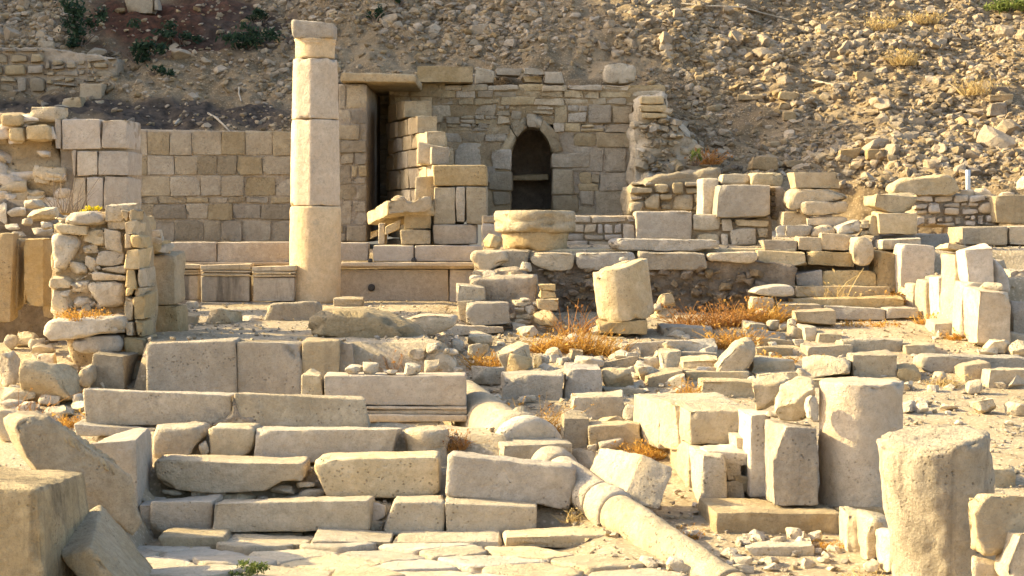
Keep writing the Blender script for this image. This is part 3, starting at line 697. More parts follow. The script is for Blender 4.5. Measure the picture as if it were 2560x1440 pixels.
w = wall_thing('tower_wall', 'tall sunlit stub of squared masonry at the left edge', (230, 525), 24)
mas(w, [(152, 297, 253, 373), (253, 297, 322, 373), (136, 297, 152, 372), (190, 375, 243, 440), (243, 375, 322, 440), (182, 441, 215, 525), (215, 441, 260, 525), (260, 441, 322, 525), (180, 375, 190, 440)], 24, 'pink', dep=.9, gap=.8, r=.02, out=.008, jit=.6, rough=.5, name='facing')
bed(w, [(140, 300), (320, 300), (320, 526), (160, 526)], 24.08, .9)
V, Q = slab_noise([(-90, 262), (30, 285), (140, 296), (152, 380), (176, 440), (184, 530), (-90, 530)], 24.1, 1.1, .16, .08, 2.2); thing('rubble_core', V, Q, 'mortar', parent=w)
for k in range(46):
    x, y = g.uniform(-40, 165), g.uniform(285, 520); s = g.uniform(18, 46)
    if x > 120 and y < 390: continue
    R(None, (x-s, y-s*.45, x+s, y+s*.5), 24.0+g.uniform(-.1, .05), .6, 'pink' if k % 3 else 'warm', 'wall_stone', None, parent=w, sub=3)
for q in ((20, 318, 60, 355), (62, 312, 122, 352), (0, 285, 55, 315)): pbox(w, 'wall_stone', q, 23.85, .5, 'warm', .05, 1.2, 1.)

for lab, q, D in (('tall upright slab in the pit at the left edge', (-20, 588, 30, 805), 20), ('tall narrow upright slab leaning second in the pit', (28, 590, 46, 775), 20.2), ('broad honey coloured upright slab, the middle one in the pit', (46, 602, 104, 765), 20.1), ('shadowed upright slab against the ruined wall in the pit', (104, 650, 126, 795), 20.3)):
    S(lab, q, D, .3, 'warm', name='orthostat', grp='upright slabs in the left pit')
for lab, q, D, m in (('big grey boulder half hidden at the left edge below the pit', (-14, 876, 44, 968), None, 'grey'), ('large dark tapering boulder left of the leaning ribbed stone', (44, 898, 186, 1015), None, 'dirty'),
    ('rounded stone lying behind the large dark boulder', (34, 828, 92, 868), None, 'pale'), ('flat stone behind the large dark boulder, near the ruined wall', (80, 862, 136, 888), None, 'pale'),
    ('long flat stone sticking out beneath the curved moulding block', (126, 908, 200, 938), None, 'grey'), ('small pale stone beside the foot of the leaning ribbed stone', (165, 885, 192, 905), None, 'pale'),
    ('rugged pale boulder at the left edge among dry stems', (0, 968, 88, 1012), None, 'pale'), ('low pale boulder at the left edge in front of the rugged one', (-20, 1022, 44, 1105), None, 'warm'),
    ('oval stone in front of the first long bench slab at the left', (106, 1014, 178, 1046), None, 'pale'), ('flat brown stone by the front corner of the large dark boulder', (0, 1000, 60, 1030), None, 'grey'),
    ('little pointed stone on top of the ribbed entablature block', (50, 1028, 64, 1050), 14.6, 'pale')):
    R(lab, q, D, .8, m)
for lab, q in (('angular rock between the large dark boulder and the slab foot', (92, 884, 138, 915)), ('flat pale rock in front of the leaning ribbed stone', (150, 950, 206, 985)), ('chunky rock left of the first bench slab', (176, 985, 214, 1022)), ('broken stone behind the low pale boulder at the left edge', (40, 1004, 84, 1034)), ('rough stone lying before the upright slabs of the pit', (10, 838, 44, 876)), ('small block shaped stone beside the oval stone', (88, 1040, 124, 1062)), ('brownish stone at the foot of the broad honey coloured slab', (52, 800, 96, 832)), ('wedge shaped stone left of the thick jutting slab', (70, 846, 108, 872)), ('rock on the slope above the oval stone', (96, 985, 150, 1016))):
    R(lab, q, None, .9, 'pale', rough=1.4)
g2 = np.random.default_rng(5)
for k, q in enumerate(((-8, 505, 16, 560), (18, 517, 62, 543), (60, 517, 140, 554), (56, 499, 104, 520), (52, 545, 78, 564), (75, 570, 125, 592), (10, 560, 50, 576), (20, 578, 60, 592), (100, 555, 130, 575), (0, 572, 18, 590))):
    R('rubble stone on the sloping heap over the upright slabs at the left edge', q, 20.6+g2.uniform(0, .8), .8, 'pale', 'rubble_stone', 'rubble stone', grp='rubble heap over the left pit')
V, Q = slab_noise([(-60, 500), (40, 505), (140, 560), (130, 620), (-60, 600)], 21.3, 1.2, .08); thing('earth_bank', V, Q, 'conglomerate', 'sloping bank of earth under the rubble heap at the left edge', 'bank', kind='structure')
V, Q = slab_noise([(-60, 600), (140, 600), (140, 880), (-60, 860)], 20.7, .6, .05); thing('pit_wall', V, Q, 'conglomerate', 'rough earth side of the pit behind the upright slabs', 'earth wall')

# ------------------------------------------------------------------ long bench blocks in the left foreground
GB = 'long blocks of the stepped benches'
def LB(label, q, D, dep=.42, mat='pale', **k):
    f = P if len(q) > 8 else B
    if f is P: k['smooth'] = 0; k['r'] = min(k.get('r', .014), .02)
    return f(label, q, D, dep, mat, name='bench_block', cat='block', grp=GB, rough=k.pop('rough', .75), chip=k.pop('chip', .6), **k)
LB('small end piece of the lowest bench, left of the shaded block', (352, 1262, 382, 1350), 14.62, .5, 'grey')
LB('shaded squared block second from the left in the lowest bench', (383, 1260, 529, 1350), 14.6, .45, 'grey')
LB('long cracked block with a chipped right end in the lowest bench', (535, 1258, 919, 1257, 916, 1322, 533, 1332), 14.55, .42)
for q in ((560, 1330, 640, 1352), (642, 1330, 760, 1352), (762, 1329, 912, 1352)): S('thin levelling slab wedged under the long cracked bench block', q, 14.62, .4, grp='thin levelling slabs')
R('round pinkish cobble in the gap of the lowest bench, upper of two', (920, 1260, 964, 1306), 14.75, mat='pink', boxy=.1)
R('round cobble at the ground in the gap of the lowest bench, lower of two', (916, 1302, 960, 1336), 14.7, mat='dirty', boxy=.1)
LB('short block with a broken upper left corner in the lowest bench', (984, 1256, 1112, 1256, 1111, 1344, 956, 1340, 962, 1310), 14.55, .42)
LB('squared block at the right end of the lowest bench', (1114, 1255, 1345, 1265, 1342, 1342, 1116, 1341), 14.52, .45)
LB('long rough block with a hollowed underside in the second bench', [381, 1152, 400, 1147, 560, 1156, 761, 1158, 763, 1203, 705, 1204, 662, 1230, 540, 1236, 430, 1226, 396, 1206, 382, 1185], 15.05, .45, 'warm', r=.05)
LB('long pale block with a small round hole in the second bench', [778, 1158, 800, 1150, 1000, 1144, 1096, 1143, 1101, 1236, 1060, 1244, 818, 1246, 800, 1212], 15.0, .45)
LB('long tilted block sliding down at the right end of the second bench', [1116, 1150, 1130, 1137, 1250, 1149, 1438, 1172, 1441, 1190, 1424, 1279, 1380, 1272, 1340, 1260, 1112, 1242], 14.75, .34, 'grey', r=.02, rough=1.)
for q in ((475, 1219, 514, 1245), (497, 1224, 547, 1257), (534, 1225, 562, 1238), (549, 1234, 642, 1257), (672, 1214, 741, 1238), (739, 1207, 788, 1223), (744, 1224, 813, 1250), (699, 1239, 759, 1254), (403, 1224, 459, 1242), (640, 1240, 668, 1256), (815, 1246, 850, 1256), (1088, 1238, 1110, 1250), (1142, 1240, 1170, 1251), (460, 1244, 500, 1257)):
    R('small flat packing stone pushed under the second bench', q, 15.1, .9, 'pale', 'packing_stone', 'packing stone', grp='packing stones under the second bench')
LB('pitted grey block broken at its right side in the third bench', [384, 1070, 500, 1070, 509, 1096, 484, 1120, 470, 1146, 384, 1146], 15.6, .45, 'dirty', rough=1.6)
R('thin wedge stone leaning in the third bench gap', (494, 1100, 522, 1142), 15.6, .6, tilt=15)
LB('short squared block with rounded corners in the third bench', [521, 1074, 530, 1069, 636, 1072, 634, 1120, 606, 1146, 524, 1143], 15.6, .45)
LB('long smooth block with a slanting right end in the third bench', [638, 1070, 995, 1073, 976, 1156, 637, 1156], 15.55, .45)
S('thin long slab edge above the third bench at the left', (185, 1064, 392, 1070, 392, 1092, 187, 1087), 16.0, .5, 'pale')
LB('long block at the left of the uppermost bench, its top sloping down', (218, 968, 584, 986, 582, 1066, 215, 1064), 16.2, .4)
LB('long block with a square dowel hole, right of the uppermost bench', (587, 985, 917, 1001, 918, 1074, 590, 1074), 16.15, .4)
P('patch of brown cement smeared between the two uppermost bench blocks', [(576, 985), (592, 985), (596, 1036), (640, 1050), (655, 1066), (520, 1066), (560, 1048), (578, 1030)], 16.13, .1, 'cement', 'cement_patch', 'cement', r=.02, rough=1.2)
root = empty('moulded_block', W(985, 1052, 17.1), 'long finely moulded marble block behind the uppermost bench', 'carved stone')
pbox(root, 'face', (810, 938, 1165, 938, 1165, 1016, 810, 1012), 17.1, .4, 'pink')
pbox(root, 'moulding', (809, 1017, 1167, 1024), 17.07, .4, 'pink', .01); pbox(root, 'moulding', (809, 1025, 1168, 1036), 17.09, .4, 'pink', .012); pbox(root, 'moulding', (808, 1037, 1169, 1054), 17.04, .4, 'pink', .015)
B('short upright block left of the finely moulded block', (756, 934, 807, 1010), 17.15, .4, 'pale')
B('low plain course under the finely moulded block', (905, 1056, 1090, 1105), 17.1, .5, 'grey')
B('low shaded block behind the long smooth bench block', (978, 1096, 1020, 1150), 16.3, .4, 'grey')
B('low block behind the tilted bench block and the pedestal', (1122, 1112, 1196, 1160), 16.3, .4, 'warm')
for lab, q in (('pair of little flat stones stacked on the moulded block, leftmost', (862, 914, 905, 938)), ('small pyramid shaped stone on the moulded block', (905, 906, 946, 938)), ('tiny flat stone on the moulded block', (957, 924, 994, 938)), ('small pointed stone at the right end on top of the moulded block', (1009, 908, 1052, 938))):
    R(lab, q, 17.15, .8, 'pale', 'small_stone', 'stone')
# moulded pedestal
V, Q = ring_solid([(.01, 0), (.165, 0), (.165, .22), (.168, .235), (.172, .25), (.170, .262), (.182, .29), (.192, .33), (.188, .385), (.17, .40), (.01, .40)], 64, step=.02)
V = place(weather(V, Q, .5, 1., ns()), W(1068, 1192, 15.75)); thing('pedestal', V, Q, 'grey', 'round moulded pedestal standing behind the second bench', 'pedestal')

# big blocks at the left edge
B('very large squared block with a dark stained face at the left edge', (-260, 1206, 91, 1215, 102, 1520, -260, 1520), (12.05, 12.0), 1.15, 'stump', r=.03, rough=.8)
P('big ribbed entablature block lying slanted beside the benches', [(36, 1062), (60, 1046), (122, 1042), (180, 1085), (225, 1120), (330, 1190), (357, 1305), (335, 1342), (280, 1300), (200, 1330), (150, 1250), (70, 1150), (44, 1100)], (13.5, 13.9), .5, 'dirty', 'entablature_block', 'carved stone', r=.02, smooth=0, chip=1.6, rough=1.2)
eb = bpy.data.objects['entablature_block']
for k_ in range(9):
    x_, y_ = 128+k_*17, 1057+k_*11.6; C = quad_corners((x_, y_, x_+11, y_+8, x_+24, y_+40, x_+13, y_+32), 13.63+k_*.02, .2); V, Q = hexa(C, .01, .025); thing('rib', weather(V, Q, .5, .5, ns()), Q, 'dirty', parent=eb)
B('upright squared block between the ribbed block and the benches', (222, 1097, 349, 1099, 352, 1290, 226, 1290), 14.6, .8, 'pale', rough=.6)
C = np.zeros((2, 2, 2, 3)); K4 = {(0, 0): (160, 1398, 12.35), (0, 1): (110, 1338, 12.6), (1, 1): (256, 1253, 13.4), (1, 0): (226, 1366, 12.2)}
for (b, c), (x, y, D) in K4.items(): C[0, b, c] = W(x, y, D); C[1, b, c] = W(x+138, y+172, D-.25)
V, Q = hexa(C, .03, .025); V = weather(chop(V, 3, .3), Q, 1., 1.2, ns())
thing('stone_block', V, Q, 'pale', 'tumbled block leaning on its edge in the left foreground', 'block')

# ------------------------------------------------------------------ pavement at the foot of the benches
g3 = np.random.default_rng(21); parts = []; seeds = []
for jy in range(8):
    for jx in range(9): seeds.append((-2.9+jx*.62+(jy % 2)*.3+g3.uniform(-.2, .2), 11.4+jy*.4+g3.uniform(-.13, .13)))
seeds = np.array(seeds)
def clip_half(pl, n, d):
    out = []
    for k in range(len(pl)):
        p, q = pl[k], pl[(k+1) % len(pl)]; a, b = p@n-d, q@n-d
        if a <= 0: out.append(p)
        if a*b < 0: out.append(p+(q-p)*a/(a-b))
    return out
for k, c in enumerate(seeds):
    if c[0] > 1.25-.42*(c[1]-12.2): continue
    pl = [np.array(v) for v in ((-2.9, 11.2), (1.6, 11.2), (1.6, 14.15), (-2.9, 14.15))]
    for j, o in enumerate(seeds):
        if j == k or np.hypot(*(o-c)) > 2: continue
        n = (o-c)*np.array([.8, 1.25]); n /= np.linalg.norm(n); pl = clip_half(pl, n, n@(o+c)/2-.014)
        if len(pl) < 3: break
    if len(pl) < 3: continue
    pl = np.array(pl)
    if np.ptp(pl[:, 0]) < .12 or np.ptp(pl[:, 1]) < .08: continue
    V, Q = prism(np.stack([1280+pl[:, 0]*F/10, HY+(H-pl[:, 1])*F/10], 1), 10, .14, .012, .03, smooth=1)
    V = np.stack([V[:, 0], V[:, 2], -(V[:, 1]-10)+.03+g3.uniform(-.016, .016)], 1); tl = g3.uniform(-.03, .03, 2)
    V[:, 2] += (V[:, 0]-c[0])*tl[0]+(V[:, 1]-c[1])*tl[1]
    Q = orient(V, Q); parts.append((weather(V, Q, .6, 1., ns()), Q))
V, Q = join(parts); thing('pavement', V, Q, 'pale', 'worn pavement of irregular pale flagstones in the foreground', 'pavement', kind='structure')
for lab, q, D in (('long thin kerb slab at the right end of the pavement edge', (1262, 1350, 1556, 1346, 1556, 1374, 1264, 1374), 14.1), ('long kerb slab in the middle of the pavement edge', (985, 1352, 1258, 1352, 1255, 1372, 985, 1374), 14.15), ('shaded kerb slab at the left end of the pavement edge', (400, 1354, 560, 1352, 560, 1378, 402, 1378), 14.15), ('kerb slab third from the right in the pavement edge', (775, 1354, 980, 1353, 980, 1376, 775, 1378), 14.14), ('kerb slab between the left end and the middle of the pavement edge', (563, 1353, 772, 1353, 772, 1378, 563, 1380), 14.16)):
    S(lab, q, D, .42, 'pale', name='kerb_slab', rough=.7)

# ------------------------------------------------------------------ fallen columns
A0, A1 = np.array([1.6, 11.0, -.1]), np.array([-.5, 18.2, .70]); AX = (A1-A0)/np.linalg.norm(A1-A0); AL = np.linalg.norm(A1-A0)
XA = np.cross(AX, [0, 0, 1.]); XA /= np.linalg.norm(XA); ZA = np.cross(XA, AX); RM = np.stack([XA, ZA, AX], 1)
def along(profile, n=56, off=None, **k):
    V, Q = ring_solid(profile, n, step=.05, **k); V = V@RM.T+A0; return weather(V, Q, 1., 1.3, ns()), orient(V, Q)
def at_y(y): return (y-A0[1])/AX[1]
root = empty('fallen_column', A0+AX*at_y(16.3)-np.array([0, 0, .25]), 'fallen column with ringed base and square plinth lying among the rubble', 'column')
def fc(name, prof, parent=root, mat='pale'): V, Q = along(prof, off=parent is not root); return thing(name, V, Q, mat, parent=parent)
y = at_y
fc('shaft', [(.01, y(16.55)), (.25, y(16.55)), (.245, y(17.3)), (.24, y(18.1)), (.01, y(18.1))])
fc('base_ring', [(.01, y(16.22)), (.27, y(16.22)), (.30, y(16.26)), (.31, y(16.32)), (.30, y(16.38)), (.265, y(16.40)), (.26, y(16.45)), (.275, y(16.48)), (.28, y(16.5)), (.275, y(16.54)), (.01, y(16.55))])
fc('base_ring', [(.01, y(15.98)), (.29, y(15.98)), (.325, y(16.02)), (.33, y(16.09)), (.32, y(16.16)), (.28, y(16.2)), (.01, y(16.22))])
C = np.zeros((2, 2, 2, 3))
for a in (0, 1):
    for b in (0, 1):
        for c in (0, 1): C[a, b, c] = A0+AX*y(15.75+.2*b)+XA*(a-.5)*.6+ZA*((c-.5)*.5-.09)
V, Q = hexa(C, .02, .04); thing('plinth', weather(V, Q, .5, .8, 3.), Q, 'pale', parent=root)
root2 = empty('fallen_column', (.9, 14.1, .0), 'long half buried column shaft with a collar running to the lower right corner', 'column')
A0, A1 = np.array([1.99, 11.75, -.31]), np.array([.35, 15.4, .41]); AX = (A1-A0)/np.linalg.norm(A1-A0)
XA = np.cross(AX, [0, 0, 1.]); XA /= np.linalg.norm(XA); ZA = np.cross(XA, AX); RM = np.stack([XA, ZA, AX], 1)
fc('base_ring', [(0.010, y(15.32)), (0.160, y(15.32)), (0.181, y(15.36)), (0.185, y(15.46)), (0.168, y(15.52)), (0.010, y(15.54))], root2)
fc('shaft', [(0.010, y(14.68)), (0.151, y(14.68)), (0.155, y(15.0)), (0.155, y(15.3)), (0.010, y(15.31))], root2)
fc('collar', [(0.010, y(14.42)), (0.155, y(14.42)), (0.168, y(14.45)), (0.176, y(14.52)), (0.168, y(14.58)), (0.158, y(14.6)), (0.168, y(14.62)), (0.160, y(14.66)), (0.010, y(14.67))], root2)
fc('shaft', [(0.010, y(12.9)), (0.155, y(12.9)), (0.151, y(13.6)), (0.151, y(14.40)), (0.010, y(14.41))], root2)
fc('shaft', [(0.010, y(11.8)), (0.155, y(11.8)), (0.151, y(12.86)), (0.010, y(12.88))], root2)

# ------------------------------------------------------------------ terrace wall with the things standing on it
w = wall_thing('terrace_wall', 'earth cored terrace wall capped with pale coping slabs in the middle', (1650, 800), 25)
bed(w, [(1190, 650), (1900, 650), (1990, 668), (1995, 830), (1180, 850)], 25.1, 1.0, 'conglomerate', 'earth_core', amp=.07, freq=4)
def cop(q, D=25., **k): return (P if len(q) > 8 else B)(None, q, D, .7, k.pop('mat', 'warm'), 'coping_slab', None, parent=w, rough=1.2, **k)
cop([1322, 640, 1335, 632, 1437, 633, 1434, 668, 1424, 678, 1370, 676, 1330, 662]); cop([1440, 632, 1588, 630, 1588, 660, 1560, 676, 1480, 678, 1443, 668], mat='grey'); cop((1592, 631, 1764, 671), mat='grey')
cop([1768, 634, 1800, 631, 1896, 631, 1894, 650, 1870, 659, 1768, 652]); cop((1898, 632, 2015, 668), 25.3); cop((2018, 629, 2137, 664), 25.35)
bed(w, [(1890, 660), (2140, 660), (2140, 722), (1890, 722)], 25.7, .5, 'conglomerate', 'earth_core', amp=.05, freq=5)
cop([1172, 648, 1180, 626, 1270, 626, 1276, 655, 1240, 668, 1225, 690, 1195, 682, 1186, 660], 24.9, r=.05); cop((1225, 628, 1318, 668), 25.0)
V, Q = slab_noise([(1195, 680), (1300, 668), (1330, 700), (1330, 800), (1180, 800)], 24.6, .6, .09); thing('rubble_core', V, Q, 'mortar', parent=w)
for q in ((1174, 687, 1211, 712), (1205, 675, 1240, 700), (1216, 700, 1270, 738), (1250, 690, 1290, 714), (1300, 655, 1330, 680), (1264, 720, 1300, 745)): R(None, q, 24.4, .9, 'pale', 'wall_stone', None, parent=w)
V, Q = hexa(quad_corners((1290, 623, 1990, 621, 1990, 634, 1290, 634), 25.5, 1.4), .03, .15); thing('floor_slabs', weather(V, Q, 1, .6, 4.), Q, 'pale', parent=w)
# round altar base
root = empty('round_base', W(1338, 627, 25.9), 'large round moulded stone base standing on the terrace wall', 'round base')
k = 25.9/F
V, Q = ring_solid([(.01, 0), (80*k, 0), (84*k, 6*k), (80*k, 18*k), (85*k, 48*k), (.01, 48*k)], 72, step=.05); V = place(weather(V, Q, .9, 1., ns()), W(1338, 627, 25.9)); thing('drum', V, Q, 'warm', parent=root)
V, Q = ring_solid([(.01, 46*k), (92*k, 46*k), (101*k, 50*k), (102*k, 70*k), (98*k, 74*k), (103*k, 78*k), (104*k, 92*k), (99*k, 100*k), (.01, 100*k)], 72, step=.05); V = place(weather(V, Q, .9, 1.2, ns()), W(1338, 627, 25.9)); thing('moulding', V, Q, 'pale', parent=root)
R('small pale rock pressed against the left of the round base', (1208, 585, 1258, 624), 25.2, .8, 'warm')
P('long weathered slab with a ragged underside lying on the terrace', [(1518, 605), (1530, 596), (1640, 598), (1804, 600), (1800, 616), (1770, 627), (1640, 629), (1560, 627), (1530, 622)], 25.3, .5, 'grey', 'stone_slab', 'slab', r=.03)

# masonry behind the terrace
w = wall_thing('low_wall', 'low patched masonry wall behind the terrace and the round base', (1510, 622), 27)
mas(w, courses(1205, 538, 1588, 626, 22, 46, 34, 78, g, .4), 27, 'pink', out=.02, rough=.9, gap=1.)
bed(w, [(1205, 540), (1588, 540), (1588, 626), (1205, 626)], 27.06, .5, 'pink')
V, Q = hexa(quad_corners((1588, 528, 1732, 527, 1730, 602, 1590, 602), 26.9, .6), .04, .06); thing('wall_stone', weather(V, Q, 1, 1.4, 8.), Q, 'pink', parent=w)
mas(w, [(1588, 603, 1660, 640), (1661, 603, 1735, 640), (1732, 530, 1803, 580), (1735, 581, 1800, 640), (1802, 545, 1835, 582), (1838, 548, 1925, 568), (1802, 583, 1822, 640), (1824, 570, 1892, 616), (1893, 569, 1925, 596), (1893, 597, 1925, 640), (1824, 617, 1892, 640)], 26.9, 'pale', jit=2.5, gap=1., r=.05)
bed(w, [(1588, 590), (1930, 540), (1930, 640), (1588, 640)], 26.98, .5, 'mortar')
B('large squared block with a bright left side standing on the low wall', (1797, 461, 1926, 462, 1925, 542, 1796, 541), 26.8, .75, 'grey', r=.025)
B('narrow fluted block left of the large squared block on the low wall', (1758, 447, 1797, 540), 27.4, .6, 'pale')
B('rounded oblong block on top of the wall behind the large squared block', (1877, 432, 1960, 466), 27.6, .5, 'pale', r=.06)
R('low stone lying beside the rounded oblong block', (1800, 436, 1880, 462), 27.7, .6, 'pale')
w2 = wall_thing('tile_pier', 'little pier of thin red tiles and mortar right of the large squared block', (1945, 545), 27.2)
V, Q = masonry([(1926, y0, 1941, y0+11) for y0 in range(468, 540, 13)], 27.1, g, r=.02, gap=.8, jit=.8, step=.04); thing('tiles', V, Q, 'conglomerate', parent=w2)
V, Q = slab_noise([(1926, 466), (1962, 466), (1962, 548), (1926, 548)], 27.16, .4, .03); thing('mortar_bed', V, Q, 'mortar', parent=w2)
w = wall_thing('oblique_wall', 'shaded rubble wall slanting back towards the hillside right of the niche', (1690, 525), 29.5)
V, Q = masonry(courses(1575, 455, 1770, 528, 20, 50, 26, 60, g, .4), 29.5, g, r=.05, jit=3, out=.05, rough=1.6); thing('masonry', V, Q, 'wallstone', parent=w)
V, Q = slab_noise([(1570, 470), (1650, 440), (1800, 420), (1800, 540), (1570, 540)], 29.6, 1.6, .12, .08, 3); thing('rubble_core', V, Q, 'wallstone', parent=w)
w = wall_thing('broken_wall', 'rough broken stub of shaded rubble masonry at the right end of the niche wall', (1620, 520), 31.5)
V, Q = slab_noise([(1585, 330), (1605, 245), (1665, 240), (1675, 300), (1720, 330), (1770, 380), (1790, 440), (1780, 520), (1590, 525)], 31.6, 1.6, .2, .07, 2.6); thing('rubble_core', V, Q, 'wallstone', parent=w)
for k in range(46):
    x, y = g.uniform(1590, 1770), g.uniform(250, 500); s = g.uniform(8, 24)
    if x > 1675 and y < 330+(x-1720)*1.2: continue
    R(None, (x-s, y-s*.5, x+s, y+s*.5), 31.5+g.uniform(-.12, .1), .9, 'wallstone', 'wall_stone', None, parent=w, sub=3)
for q in ((1600, 262, 1668, 280), (1602, 240, 1660, 260), (1606, 282, 1668, 296)): V, Q = hexa(quad_corners((q[0], q[1], q[2], q[1], q[2], q[3], q[0], q[3]), 31.4, .6), .04, .06); thing('wall_stone', weather(V, Q, 1, 1, ns()), Q, 'wallstone', parent=w)

# pier of slabs with the drain in the centre
root = empty('slab_pier', W(1140, 612, 28.3), 'sunlit pier of upright slabs with a thick cap stone behind the parapet', 'pier')
pbox(root, 'cap_stone', (1083, 412, 1217, 465), 28.3, .8, 'warm', .03, .8)
for q in ((1085, 467, 1138, 560), (1139, 467, 1163, 556), (1165, 467, 1217, 560)): pbox(root, 'upright_slab', q, 28.3, .8, 'pale', .03, .8)
pbox(root, 'base_stone', (1083, 561, 1192, 612), 28.25, .8, 'pink', .03, .9)
B('broken wedge shaped block on the cross wall above the slab pier', (1043, 372, 1060, 352, 1126, 372, 1126, 412) if False else (1043, 352, 1128, 375, 1120, 414, 1040, 414), 29.0, .7, 'warm', r=.03)
B('tall rough stone filling the gap left of the slab pier', (1040, 440, 1083, 612), 28.6, .7, 'pale')
P('ragged projecting shelf slab left of the slab pier', [(968, 503), (988, 488), (1006, 490), (1014, 506), (1040, 505), (1058, 490), (1076, 492), (1077, 522), (1064, 530), (1012, 532), (970, 536)], 28.0, .6, 'warm', 'stone_slab', 'slab', r=.012, smooth=0, chip=1.4)
P('longer ragged shelf stone receding left under the dark doorway', [(914, 534), (968, 501), (968, 538), (917, 563)], (29.6, 28.05), .7, 'pale', 'stone_slab', 'slab', r=.012, smooth=0, chip=1.4)
root = empty('drain_box', W(1030, 612, 28.2), 'box of slabs round a dark square drain left of the slab pier', 'drain')
pbox(root, 'side_stone', (1002, 574, 1076, 611), 28.15, .6, 'pale'); pbox(root, 'side_stone', (946, 557, 962, 611), 28.4, .6, 'pale')
pbox(root, 'lintel', (1010, 535, 1076, 573), 28.2, .6, 'warm'); pbox(root, 'lintel', (962, 566, 1001, 548, 1001, 572, 962, 590), 28.3, .3, 'pale'); pbox(root, 'lintel', (924, 578, 946, 572, 946, 590, 924, 602), 28.6, .3, 'pale')

# heap of slabs and rough walls to the right of the terrace
for lab, f, q, D, dep, m in (
    ('square topped block crowning the pile of slabs', B, (1986, 431, 2097, 471), 26.5, .5, 'warm'),
    ('wide ragged slab just under the block crowning the pile', P, [1966, 520, 1975, 475, 2000, 468, 2030, 476, 2060, 470, 2095, 478, 2128, 492, 2115, 502, 2040, 505, 1990, 528], 26.4, .6, 'warm'),
    ('thick slab third from the top of the pile of slabs', P, [2000, 512, 2010, 503, 2120, 502, 2124, 520, 2112, 536, 2005, 538], 26.35, .6, 'warm'),
    ('slab at the bottom right of the pile of slabs', B, (2018, 540, 2118, 568), 26.4, .6, 'warm'),
    ('block at the bottom left of the pile of slabs', B, (1960, 530, 2022, 564), 26.5, .5, 'warm'),
    ('small rounded stone left of the bright row of blocks under the pile', R, (1940, 563, 1966, 592), 26.0, .8, 'pale'),
    ('pale block first in the row beneath the pile of slabs', B, (1964, 565, 2030, 592), 26.0, .5, 'pale'),
    ('rounded wedge stone second in the row beneath the pile of slabs', P, [2024, 592, 2035, 572, 2060, 563, 2090, 564, 2090, 590], 26.0, .5, 'warm'),
    ('slanting topped block beneath the boulder on the right bank', P, [2092, 590, 2094, 568, 2152, 544, 2153, 586], 25.9, .5, 'pale'),
    ('squared pale block carrying the rounded boulder', B, (2196, 533, 2292, 534, 2292, 584, 2198, 585), 25.8, .5, 'warm'),
    ('upright bright stone left of the squared block under the boulder', B, (2172, 537, 2198, 586), 25.9, .5, 'pale'),
    ('long block first in the low course on the terrace right end', B, (1908, 598, 1995, 624), 25.5, .5, 'warm'),
    ('block second in the low course on the terrace right end', B, (1997, 597, 2055, 624), 25.5, .5, 'warm'),
    ('block third in the low course on the terrace right end', B, (2057, 591, 2130, 626), 25.5, .5, 'warm'),
    ('round ended standing stone closing the terrace at the right', P, [2130, 600, 2136, 590, 2160, 588, 2180, 608, 2187, 640, 2178, 660, 2150, 667, 2134, 655], 25.2, .5, 'warm'),
    ('long low grey block behind the stair wall top', B, (2204, 585, 2375, 620), 26.4, .6, 'grey'),
    ('thin pale slab lying on the stair wall top', B, (2204, 599, 2302, 624), 25.6, .6, 'pale')):
    (lambda: f(lab, q, D, dep, m))()
R('rounded flat bottomed boulder resting on the squared pale block', (2172, 480, 2300, 535), 25.9, .7, 'dirty', boxy=.3, seed=77)
for q in ((2153, 546, 2176, 560), (2152, 561, 2174, 572), (2154, 573, 2172, 586)): B('small packing stone between the slanting block and the squared block', q, 25.9, .3, 'pale', 'packing_stone', 'packing stone', grp='packing stones under the boulder', r=.015)
P('jagged long rock standing on the right rear wall', [(2230, 475), (2238, 455), (2260, 442), (2300, 448), (2330, 440), (2370, 436), (2395, 448), (2402, 475), (2380, 490), (2240, 490)], 27.4, .6, 'warm', 'boulder', 'boulder', r=.06, rough=2)
w = wall_thing('rear_wall', 'tumbledown rear wall of small weathered stones at the right', (2400, 565), 27.5)
mas(w, courses(2285, 488, 2500, 566, 16, 36, 24, 50, g, .3), 27.5, 'pink', jit=3, r=.06, out=.06, rough=1.8)
bed(w, [(2285, 480), (2500, 490), (2500, 566), (2285, 566)], 27.6, .7, amp=.07)
w = wall_thing('retaining_wall', 'long dark topped slab course at the right edge behind the stair wall', (2470, 640), 26.6)
for q in ((2404, 566, 2520, 613), (2522, 565, 2680, 613)): pbox(w, 'coping_block', q, 26.6, 1.2, 'dirty', .03, .9)
bed(w, [(2374, 612), (2680, 612), (2680, 700), (2374, 700)], 26.7, .8, 'conglomerate', amp=.06)
B('block above the right end of the dark slab course', (2490, 486, 2580, 560), 27.2, .6, 'dirty')
for k, q in enumerate(((2438, 470, 2485, 494), (2400, 472, 2440, 495), (2548, 440, 2600, 475), (2500, 480, 2540, 496), (2455, 500, 2490, 530))): R('rock lying along the top of the rear wall at the right edge', q, 27.6, .8, 'pink', grp='rocks on the rear wall')
V, Q = ring_solid([(.003, 0), (.036, 0), (.036, .40), (.03, .405), (.003, .405)], 18, step=.1)
V = place(V, W(2420, 493, 28.2)); thing('metal_pole', V, Q, 'metal', 'thin grey metal pole standing among the rocks at the upper right', 'pole')

